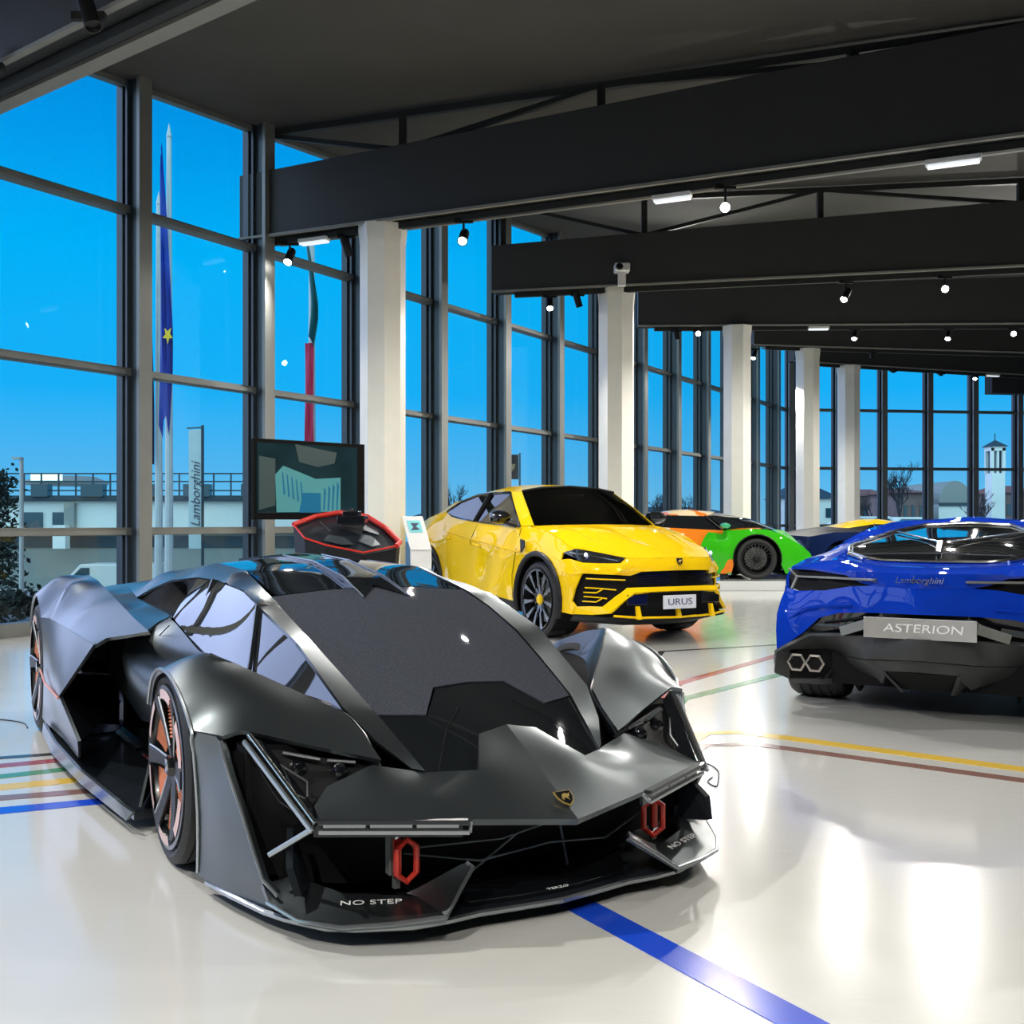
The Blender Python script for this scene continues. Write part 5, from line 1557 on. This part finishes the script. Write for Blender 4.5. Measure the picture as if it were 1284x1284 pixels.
CO = local('simulator_console', -1.38, 8.75, -.12, 'black faceted console with a red rim, in front of the large screen', 'console')
rim = [(-.46, -.06, 1.13), (-.34, .16, 1.20), (-.15, .26, 1.235), (.10, .24, 1.20), (.30, .10, 1.10), (.475, -.13, .985), (.46, -.20, .955), (.22, -.34, .905), (-.10, -.32, .965), (-.30, -.25, 1.02)]
b = MB(); b.prism([(x * .97, y * .97, z - .03) for x, y, z in rim], (0, 0, -.02)); b.build('top_panel', M_CARBON, CO, smooth=False)
b = MB()
n = len(rim)
vs = [(x, y, z - .02) for x, y, z in rim] + [(x * .82, y * .8 - .02, .0) for x, y, z in rim]
b.add(vs, [(i, (i + 1) % n, (i + 1) % n + n, i + n) for i in range(n)] + [tuple(range(n, 2 * n))])
b.build('body', M_BLACK, CO, smooth=False)
b = MB(); b.tube([V(*p) for p in rim[:7]], .022, 8); b.tube([V(*p) for p in rim[6:]] + [V(*rim[0])], .008, 6); b.build('red_rim', mat('red_plastic', (0.50, 0.02, 0.012), 0.4, vscale=9), CO, smooth=False)
for pl_ in ([(-.16, -.20, 1.008), (.02, -.26, .975), (.10, -.20, .975), (.0, -.12, 1.03), (-.14, -.12, 1.05)], [(.12, -.14, 1.0), (.26, -.20, .955), (.34, -.10, .975), (.24, -.02, 1.03), (.12, -.02, 1.055)], [(.12, .02, 1.09), (.26, .0, 1.05), (.24, .12, 1.10), (.10, .16, 1.14)]):
    b = MB(); b.prism([(x, y, z - .01) for x, y, z in pl_], (0, 0, .006)); b.build('facet_plate', M_FRAME_DARK, CO, smooth=False)
b = MB(); b.bar(V(-.27, .05, 1.155), V(-.12, -.13, 1.075), .012, .008); b.build('light_strip', M_CHROME, CO, smooth=False)
b = MB(); b.box((.03, .02, 1.17), (.24, .12, .07)); b.box((.03, .0, 1.22), (.14, .10, .05)); b.lathe([(.0, .03), (.03, .02), (.035, 0)], (.03, -.02, 1.24), 'Z', 12); b.box((.03, -.045, 1.135), (.17, .03, .015)); b.build('engine_model', M_BLACKGLOSS, CO, bevel=.01)

KI = local('information_kiosk', -.93, 10.0, .12, 'white slanted information stand beside the rear of the yellow car', 'kiosk')
b = MB(); b.prism([(-.05, -.09, 0), (-.05, -.09, .89), (-.13, .10, 1.205), (-.13, .16, 1.205), (-.05, .02, .89), (-.05, .08, 0)], (.20, 0, 0)); b.build('stand', M_WHITE, KI, smooth=False, bevel=.008)
K0, K1 = V(-.05, -.094, .89), V(-.13, .096, 1.205)
b = MB(); b.prism([(-.05, -.088, .89), (.15, -.088, .89), (.07, .10, 1.21), (-.13, .10, 1.21)], (0, -.012, -.003)); fp = b.build('face_plate', M_WHITE, KI, smooth=False, bevel=.003)
b = MB()
def kp(u, v):
    return V(-.05 + .20 * u - .08 * v, -.088 + .188 * v - .016, .89 + .32 * v - .003)
b.prism([kp(.18, .52), kp(.82, .52), kp(.82, .88), kp(.18, .88)], (0, -.003, 0)); tb = b.build('tablet', mat('tablet_screen', (0.1, 0.35, 0.38), .2, emit=(0.30, 0.62, 0.62), estr=.6), fp, smooth=False)
b = MB(); b.prism([kp(.25, .58) - V(0, .0035, 0), kp(.72, .60) - V(0, .0035, 0), kp(.55, .70) - V(0, .0035, 0), kp(.74, .80) - V(0, .0035, 0), kp(.32, .80) - V(0, .0035, 0), kp(.42, .68) - V(0, .0035, 0)], (0, -.002, 0)); b.build('tablet_picture', M_INK, tb, smooth=False)

# ================================================================== OUTSIDE
random.seed(11)
M_ASPHALT = mat('outside_paving', (0.16, 0.18, 0.20), 0.8, vscale=.6, var=.15)
gb = MB(); gb.prism([(-90, -20, -.22), (110, -20, -.22), (130, 190, -.22), (-2.5, 190, -.22), (-2.5, 20.5, -.22), (-90, 20.5, -.22)], (0, 0, -2.3)); gb.prism([(-90, 20.5, -2.4), (-2.5, 20.5, -2.4), (-2.5, 190, -2.4), (-90, 190, -2.4)], (0, 0, -.2))
tag(gb.build('ground', M_ASPHALT, smooth=False), kind='structure')
M_BWHITE = mat('pale_facade', (0.80, 0.86, 0.86), .7, vscale=.5, var=.05)
M_BGREY = mat('grey_facade', (0.28, 0.31, 0.31), .7, vscale=.7)
M_BDARK = mat('dark_band_facade', (0.03, 0.06, 0.09), .6, vscale=1)
M_BGLASS = mat('building_window', (0.02, 0.07, 0.11), .15, vscale=2)
M_ROOFT = mat('terracotta_roof', (0.22, 0.10, 0.09), .8, vscale=3)
M_BRICK = mat('weathered_brick', (0.20, 0.14, 0.14), .85, vscale=2, var=.2)
M_LEAF = mat('dark_foliage', (0.012, 0.028, 0.022), .7, vscale=3, var=.3)
M_TWIG = mat('bare_twigs', (0.035, 0.035, 0.045), .8, vscale=6)
M_POLE = mat('pale_pole_paint', (0.55, 0.62, 0.66), .4, vscale=4)

def at(px, py, Y):
    return V((px - 642) * Y / 1300, Y, CAM_H + (655 - py) * Y / 1300)

# long low building across the road, left
Y = 46
A, Bq = at(-420, 690, Y), at(420, 690, Y)
LB = empty('office_building', ((A.x + Bq.x) / 2, Y, 0), 0, 'long white flat-roofed building across the road at the left', 'building')
cx = (A.x + Bq.x) / 2
W = Bq.x - A.x
zt = at(0, 628, Y).z
zm = at(0, 664, Y).z
zb = at(0, 682, Y).z
b = MB(); b.box((0, 4, (zt + zm) / 2), (W, 8, zt - zm)); b.build('upper_wall', M_BWHITE, LB, smooth=False)
b = MB(); b.box((0, 4.4, zm / 2 - 1.2), (W, 7.4, zm + 2.4)); b.build('lower_wall', M_BGREY, LB, smooth=False)
b = MB(); b.box((0, .2, zt + .12), (W + .6, 1.0, .22)); b.build('roof_edge', M_BDARK, LB, smooth=False)
b = MB(); b.box((0, .66, zm - .55), (W, .1, .5)); b.build('dark_band', M_BDARK, LB, smooth=False)
rb = MB()
for k in range(40):
    x = -W / 2 + W * k / 39
    rb.box((x, -.15, zt + .7), (.06, .06, 1.0))
for h in (.45, .85, 1.2):
    rb.box((0, -.15, zt + h), (W, .05, .06))
rb.build('roof_railing', M_BDARK, LB, smooth=False)
for px in (-60, 30, 62):
    q = at(px + 12, 655, Y)
    b = MB(); b.box((q.x - cx, -.05, at(0, 653, Y).z), (.85 if px != 62 else .5, .12, .75)); b.build('window', M_BGLASS, LB, smooth=False)
b = MB(); q = at(90, 655, Y); b.box((q.x - cx, -.15, (zt + zm) / 2 - .1), (.45, .3, zt - zm)); b.build('downpipe_box', M_BGREY, LB, smooth=False)
for x in range(12):
    b = MB(); b.box((-W / 2 + 3 + x * 2.3, -.2, zt + .45), (random.uniform(.6, 1.3), .5, .55)); b.build('roof_unit', M_BGLASS, LB, smooth=False)
q = at(47, 597, Y)
b = MB(); b.lathe([(1.8, -.15), (1.9, .0), (1.3, .25), (0, .3)], (q.x - cx, 3, q.z - .15), 'Z', 20); b.build('rooftop_lantern', M_BGREY, LB)
b = MB(); b.box((q.x - cx - .0, .9, q.z - .02), (1.4, .1, .28)); b.build('lit_panel', mat('lit_lantern', (.8, .85, .8), .4, emit=(.75, .95, .85), estr=1.0), LB, smooth=False)
b = MB(); q = at(83, 690, Y); b.box((q.x - cx, -.5, zm / 2 + .1), (.55, .5, zm + .2)); b.build('white_post', M_BWHITE, LB, smooth=False)

# hedge and street
def shrub(name, pts, r, n, m, label, cat, group=None, seed=1):
    rnd = random.Random(seed)
    b = MB()
    for _ in range(n):
        p = V(*rnd.choice(pts)) + V(rnd.gauss(0, r), rnd.gauss(0, r), rnd.gauss(0, r * .7))
        p.z = max(p.z, -.2)
        a = V(rnd.uniform(-1, 1), rnd.uniform(-1, 1), rnd.uniform(-.6, 1)).normalized() * rnd.uniform(.03, .08)
        c = a.orthogonal().normalized() * rnd.uniform(.015, .04)
        b.add([p - a, p + c, p + a, p - c], [(0, 1, 2, 3)])
    o = b.build(name, m, smooth=False)
    return tag(o, label, cat, group)
hp = [(x, 14.4 + .35 * math.sin(x * 3), h) for x in np.arange(-12.5, -5.9, .2) for h in (-.05, .05, .14)]
shrub('hedge', hp, .10, 5200, M_LEAF, 'dark low hedge outside the left windows', 'hedge', seed=3)
cyp = [(-8.98 + .28 * (1 - h / 2.6) * math.cos(a), 18.0 + .28 * math.sin(a), h) for h in np.arange(-.2, 2.0, .12) for a in (0, 2, 4)]
shrub('cypress', cyp, .13, 1800, M_LEAF, 'dark narrow cypress at the left edge of the photo', 'tree', seed=4)
# fence of thin rails behind the hedge
fz = empty('railing_fence', (-11.3, 16.2, -.22), 0, 'thin pale metal fence behind the hedge outside', 'fence')
b = MB()
for h in (.12, .32): b.box((0, 0, h), (8, .03, .03))
for k in range(33): b.box((-4 + .25 * k, 0, .17), (.02, .02, .34))
b.build('rails', M_POLE, fz, smooth=False)
# white van
q = at(72, 712, 43)
VN = empty('parked_van', (q.x + 2.2, 43, -2.4), 0, 'white van parked across the road, seen through the lowest left window', 'van')
b = MB(); b.prism([(-2.2, -.9, .35), (2.2, -.9, .35), (2.2, -.9, 1.4), (2.1, -.9, 1.85), (-.9, -.9, 1.85), (-1.5, -.9, 1.2), (-2.15, -.9, .95)], (0, 1.8, 0)); b.build('body', M_WHITE, VN, smooth=False, bevel=.06)
b = MB(); b.prism([(-.85, -.92, 1.7), (-1.35, -.92, 1.2), (-.5, -.92, 1.2), (-.5, -.92, 1.7)], (0, .03, 0)); b.build('side_window', M_BGLASS, VN, smooth=False)
for x in (-1.4, 1.4):
    b = MB(); tyre(b, (x, -.78, .33), .33, .22, .2, False); b.lathe([(0.0, -.02), (.2, 0)], (x, -.88, .33), 'Y', 20); b.build('wheel', M_RUBBER, VN)
# street lamp
q = at(27, 750, 15.7)
SL = empty('street_lamp', (q.x, 15.7, -.2), 0, 'slim pale street lamp outside the left windows', 'lamp post')
b = MB(); b.tube([(0, 0, 0), (0, 0, 2.3)], .04, 8, r2=.03); b.build('pole', M_POLE, SL)
b = MB(); b.box((-.06, 0, 2.32), (.14, .10, .035)); b.build('lamp_head', M_POLE, SL, smooth=False)
# flags on poles
def flagpole(px, ptop, Y, label, colours, ftop, fbot, w):
    top = at(px, ptop, Y)
    root = empty('flagpole', (top.x, Y, -2.4), 0, label, 'flagpole', 'flagpoles outside the glass wall')
    b = MB(); b.tube([(0, 0, 0), (0, 0, top.z - .25 + 2.4)], .12, 10, r2=.06); b.build('pole', M_POLE, root)
    b = MB(); b.lathe([(.05, -.25), (.07, -.22), (.0, .12)], (0, 0, top.z + 2.4), 'Z', 10); b.build('finial', M_POLE, root)
    z1, z0 = at(0, ftop, Y).z + 2.4, at(0, fbot, Y).z + 2.4
    rnd = random.Random(int(px))
    for ci, (c, u0, u1) in enumerate(colours):
        b = MB()
        n, k = 14, 5
        vs = []
        for i in range(n + 1):
            t = i / n
            ww = w * (.12 + .88 * min(1, t * 1.5)) * (1 - .25 * max(0, t - .8) / .2)
            for j in range(k + 1):
                u = u0 + (u1 - u0) * j / k
                x = -.14 + ww * u
                vs.append((x, -.24 + .08 * math.sin(u * 14 + t * 4) * (.3 + t), z1 - (z1 - z0) * (t - (.10 * u * (1 - t)) + .05 * math.sin(u * 9) * t)))
        fs_ = [(i * (k + 1) + j, i * (k + 1) + j + 1, (i + 1) * (k + 1) + j + 1, (i + 1) * (k + 1) + j) for i in range(n) for j in range(k)]
        b.add(vs, fs_)
        b.build('flag_cloth', c, root, angle=80)
    return root
FB = mat('flag_blue', (0.005, 0.05, 0.42), .7, vscale=3, var=.15)
FN_ = mat('flag_dark_navy', (0.008, 0.012, 0.05), .7, vscale=3, var=.2)
FR = mat('flag_red', (0.60, 0.03, 0.10), .7, vscale=3)
FW_ = mat('flag_white', (0.42, 0.55, 0.66), .7, vscale=3)
FG = mat('flag_green', (0.01, 0.13, 0.16), .7, vscale=3)
f = flagpole(212, 160, 25, 'tallest flagpole with a furled blue flag', [(FB, 0, 1)], 215, 535, .34)
b = MB()
st = [(.22 * math.cos(a) * (1 if k % 2 else .42), .22 * math.sin(a) * (1 if k % 2 else .42)) for k, a in enumerate([PI * q / 5 + PI / 2 for q in range(10)])]
b.prism([(.10 + x * .6, -.40, at(0, 424, 25).z + 2.4 + z) for x, z in st], (0, .01, 0)); b.build('flag_star', M_YELLOW, f, smooth=False)
flagpole(199, 245, 26, 'shorter flagpole with a dark furled flag, left of the tallest', [(FN_, -.6, .25)], 285, 572, .42)
flagpole(391, 250, 24, 'flagpole with a green, white and red flag behind the third window', [(FG, .5, 1.0)], 300, 432, .35)
for o_ in [o for o in COL.objects if o.name.startswith('flagpole') and o.type == 'EMPTY'][-1:]:
    z1, z0 = at(0, 432, 24).z + 2.4, at(0, 560, 24).z + 2.4
    b = MB(); n = 10
    vs = []
    for i in range(n + 1):
        for j in range(5):
            t = i / n; u = j / 4
            vs.append((-.12 + .2 * u, -.2 + .05 * math.sin(u * 8 + t * 5), z1 - (z1 - z0) * t))
    b.add(vs, [(i * 5 + j, i * 5 + j + 1, (i + 1) * 5 + j + 1, (i + 1) * 5 + j) for i in range(n) for j in range(4)])
    b.build('flag_cloth', FR, o_, angle=80)
# tall banner with handwriting-like lettering
q = at(254, 700, 24)
BN = empty('banner_flag', (q.x, 24, -2.4), 0, 'tall white banner with vertical black lettering beside the flagpoles', 'banner')
zt_, zb_ = at(0, 536, 24).z + 2.4, at(0, 688, 24).z + 2.4
b = MB(); b.tube([(0, 0, 0), (0, 0, zt_ + .05)], .035, 8); b.bar((0, 0, zt_), (-.36, 0, zt_ - .02), .03, .03); b.build('pole', M_BDARK, BN)
b = MB(); b.prism([(-.32, 0, zb_), (-.03, 0, zb_), (-.03, 0, zt_ - .04), (-.32, 0, zt_ - .06)], (0, .01, 0)); cl = b.build('banner_cloth', mat('banner_white', (.55, .72, .78), .6, vscale=3), BN, smooth=False)
text('banner_lettering', 'Lamborghini', M_INK, cl, (-.15, -.012, (zt_ + zb_) / 2 - .15), frame_rot(V(0, 0, 1), V(-1, 0, 0)), .30, .002, shear=.3)
q = at(641, 660, 34)
B2_ = empty('banner_flag', (q.x, 34, 0), 0, 'small black banner with a crest, seen left of the second column', 'banner')
zt_, zb_ = at(0, 570, 34).z, at(0, 601, 34).z
b = MB(); b.tube([(.28, 0, 0), (.28, 0, zt_ + .05)], .03, 8); b.build('pole', M_BDARK, B2_)
b = MB(); b.prism([(-.2, 0, zb_), (.24, 0, zb_), (.24, 0, zt_), (-.2, 0, zt_)], (0, .01, 0)); b.build('banner_cloth', M_BLACK, B2_, smooth=False)
emblem(B2_, (.02, -.012, (zb_ + zt_) / 2), V(1, 0, 0), V(0, 0, 1), .22, 'crest')

# bare winter trees
def bare_tree(x, y, h, label, seed, spread=.5, group='bare trees outside'):
    rnd = random.Random(seed)
    root = empty('bare_tree', (x, y, 0), 0, label, 'tree', group)
    tb, cb_ = MB(), MB()
    def grow(p, d, L, r, depth):
        q = p + d * L
        (tb if depth < 2 else cb_).tube([p, (p + q) / 2 + V(rnd.uniform(-.04, .04), 0, 0) * L, q], r, 5, r2=r * .62)
        if depth >= 5: return
        for _ in range(3 if depth else 5):
            a = V(rnd.gauss(0, spread), rnd.gauss(0, spread), rnd.uniform(.1, .8))
            grow(p + d * L * rnd.uniform(.55, 1), (d * .7 + a).normalized(), L * rnd.uniform(.55, .78), r * .6, depth + 1)
    grow(V(0, 0, 0), V(0, 0, 1), h * .3, h * .018, 0)
    tb.build('trunk', M_TWIG, root); cb_.build('crown', M_TWIG, root)
bare_tree(at(566, 0, 38).x, 38, 3.6, 'bare tree behind the window right of the nearest column', 5)
bare_tree(at(585, 0, 42).x, 42, 3.0, 'small bare tree just left of the yellow car roof', 6)
bare_tree(at(822, 0, 48).x, 48, 3.6, 'bare tree seen between the second and third columns', 7)
bare_tree(at(853, 0, 50).x, 50, 3.4, 'bare tree just left of the third column', 8)
bare_tree(at(1128, 0, 60).x, 60, 6.2, 'tall bare tree behind the end windows', 9, .42)
bare_tree(at(1090, 0, 64).x, 64, 4.0, 'bare tree behind the fifth column', 10)
bare_tree(at(1225, 0, 55).x, 55, 4.0, 'bare tree left of the bell tower', 12)
bare_tree(at(1000, 0, 60).x, 60, 3.4, 'bare tree beyond the fourth column', 13)

# houses, hall and bell tower beyond the end windows
def house(px0, px1, ptop, Y, wall, roof, label, pitch=.25, seed=0):
    a, c = at(px0, ptop, Y), at(px1, ptop, Y)
    w = c.x - a.x
    h = a.z
    root = empty('house', ((a.x + c.x) / 2, Y, 0), 0, label, 'building', 'houses beyond the end windows')
    b = MB(); b.box((0, 3, h / 2), (w, 6, h)); b.build('wall', wall, root, smooth=False)
    b = MB(); b.prism([(-w / 2 - .2, -.2, h), (w / 2 + .2, -.2, h), (w / 2 - w * .15, 3, h + w * pitch), (-w / 2 + w * .15, 3, h + w * pitch)], (0, 6, 0)) if False else b.add([(-w / 2 - .3, -.3, h), (w / 2 + .3, -.3, h), (w / 2 + .3, 6.3, h), (-w / 2 - .3, 6.3, h), (-w / 2 + w * .2, 3, h + w * pitch), (w / 2 - w * .2, 3, h + w * pitch)], [(0, 1, 5, 4), (1, 2, 5), (2, 3, 4, 5), (3, 0, 4), (3, 2, 1, 0)]); b.build('roof', roof, root, smooth=False)
    rnd = random.Random(seed)
    for k in range(3):
        b = MB(); b.box((-w / 3 + w / 3 * k, -.03, h * .62), (w * .12, .06, h * .25)); b.build('window', M_BGLASS, root, smooth=False)
house(1078, 1118, 622, 75, M_BRICK, M_ROOFT, 'house with a dull red roof right of the fifth column', seed=1)
house(1130, 1160, 618, 64, M_BRICK, M_ROOFT, 'brick house behind the tall bare tree', seed=2)
house(1258, 1300, 618, 80, M_BRICK, M_ROOFT, 'brick house at the foot of the bell tower', seed=3)
house(985, 1050, 625, 85, M_BWHITE, M_BDARK, 'pale house seen past the fourth column', seed=4)
house(790, 905, 642, 90, M_BWHITE, M_BDARK, 'pale low house seen between the second and third columns', .06, 5)
house(520, 600, 648, 80, M_BGREY, M_BDARK, 'grey low house seen behind the yellow car', .1, 6)
a, c = at(1177, 640, 66), at(1219, 640, 66)
HL = empty('vaulted_hall', ((a.x + c.x) / 2, 66, 0), 0, 'pale hall with a curved roof behind the end windows', 'building')
w = c.x - a.x
b = MB(); b.box((0, 4, 1.15), (w, 8, 2.3)); b.build('wall', M_BWHITE, HL, smooth=False)
b = MB(); b.prism([(w / 2 * math.cos(t_), 0, 2.3 + 1.5 * math.sin(t_)) for t_ in np.linspace(0, PI, 14)], (0, 8, 0)); b.build('curved_roof', M_BGREY, HL, smooth=False)
b = MB(); b.box((0, -.05, 2.3), (w, .12, .2)); b.build('dark_band', M_BDARK, HL, smooth=False)
q = at(1247.5, 600, 78)
BT = empty('bell_tower', (q.x, 78, 0), 0, 'slim church bell tower behind the end windows at the right', 'tower')
tw = 19.0 / 1300 * 78
z_e = at(0, 562, 78).z
b = MB(); b.box((0, 0, (z_e - 1.9) / 2), (tw * .86, tw, z_e - 1.9)); b.build('shaft', M_BWHITE, BT, smooth=False)
b = MB()
for sx in (-1, 1):
    for sy in (-1, 1):
        b.box((sx * tw * .37, sy * tw * .4, z_e - .95), (tw * .20, tw * .2, 1.9))
b.box((0, 0, z_e - .05), (tw * .95, tw, .35)); b.box((0, 0, z_e - .95), (tw * .14, tw * .9, 1.9)); b.build('belfry', M_BWHITE, BT, smooth=False)
b = MB(); b.box((0, 0, z_e - 1.0), (tw * .6, tw * .5, 1.8)); b.build('belfry_opening', M_BDARK, BT, smooth=False)
b = MB(); b.add([(-tw * .62, -tw * .62, z_e + .1), (tw * .62, -tw * .62, z_e + .1), (tw * .62, tw * .62, z_e + .1), (-tw * .62, tw * .62, z_e + .1), (0, 0, z_e + .62)], [(0, 1, 4), (1, 2, 4), (2, 3, 4), (3, 0, 4), (3, 2, 1, 0)]); b.tube([(0, 0, z_e + .5), (0, 0, z_e + 1.1)], .04, 5); b.build('roof', M_BDARK, BT, smooth=False)
# cars parked outside the end windows
for i, (px, Y, m, lb) in enumerate(((1088, 44, M_BWHITE, 'pale parked car outside, right of the fifth column'), (1140, 50, M_BWHITE, 'white parked car outside under the tall bare tree'), (815, 40, M_BGREY, 'grey parked car outside between the second and third columns'))):
    q = at(px, 680, Y)
    r_ = empty('parked_car', (q.x, Y, 0), .2, lb, 'car', 'cars parked outside')
    b = MB(); b.prism([(-2, -.8, .3), (2, -.8, .3), (2, -.8, .8), (1.2, -.8, .95), (.6, -.8, 1.4), (-1.0, -.8, 1.4), (-1.7, -.8, .95), (-2, -.8, .85)], (0, 1.6, 0)); b.build('body', m, r_, smooth=False, bevel=.08)
    b = MB(); b.prism([(1.0, -.82, .95), (.5, -.82, 1.3), (-.9, -.82, 1.3), (-1.45, -.82, .95)], (0, .02, 0)); b.build('windows', M_BGLASS, r_, smooth=False)
    for x in (-1.25, 1.25):
        b = MB(); tyre(b, (x, -.7, .31), .31, .2, .19, False); b.build('wheel', M_RUBBER, r_)
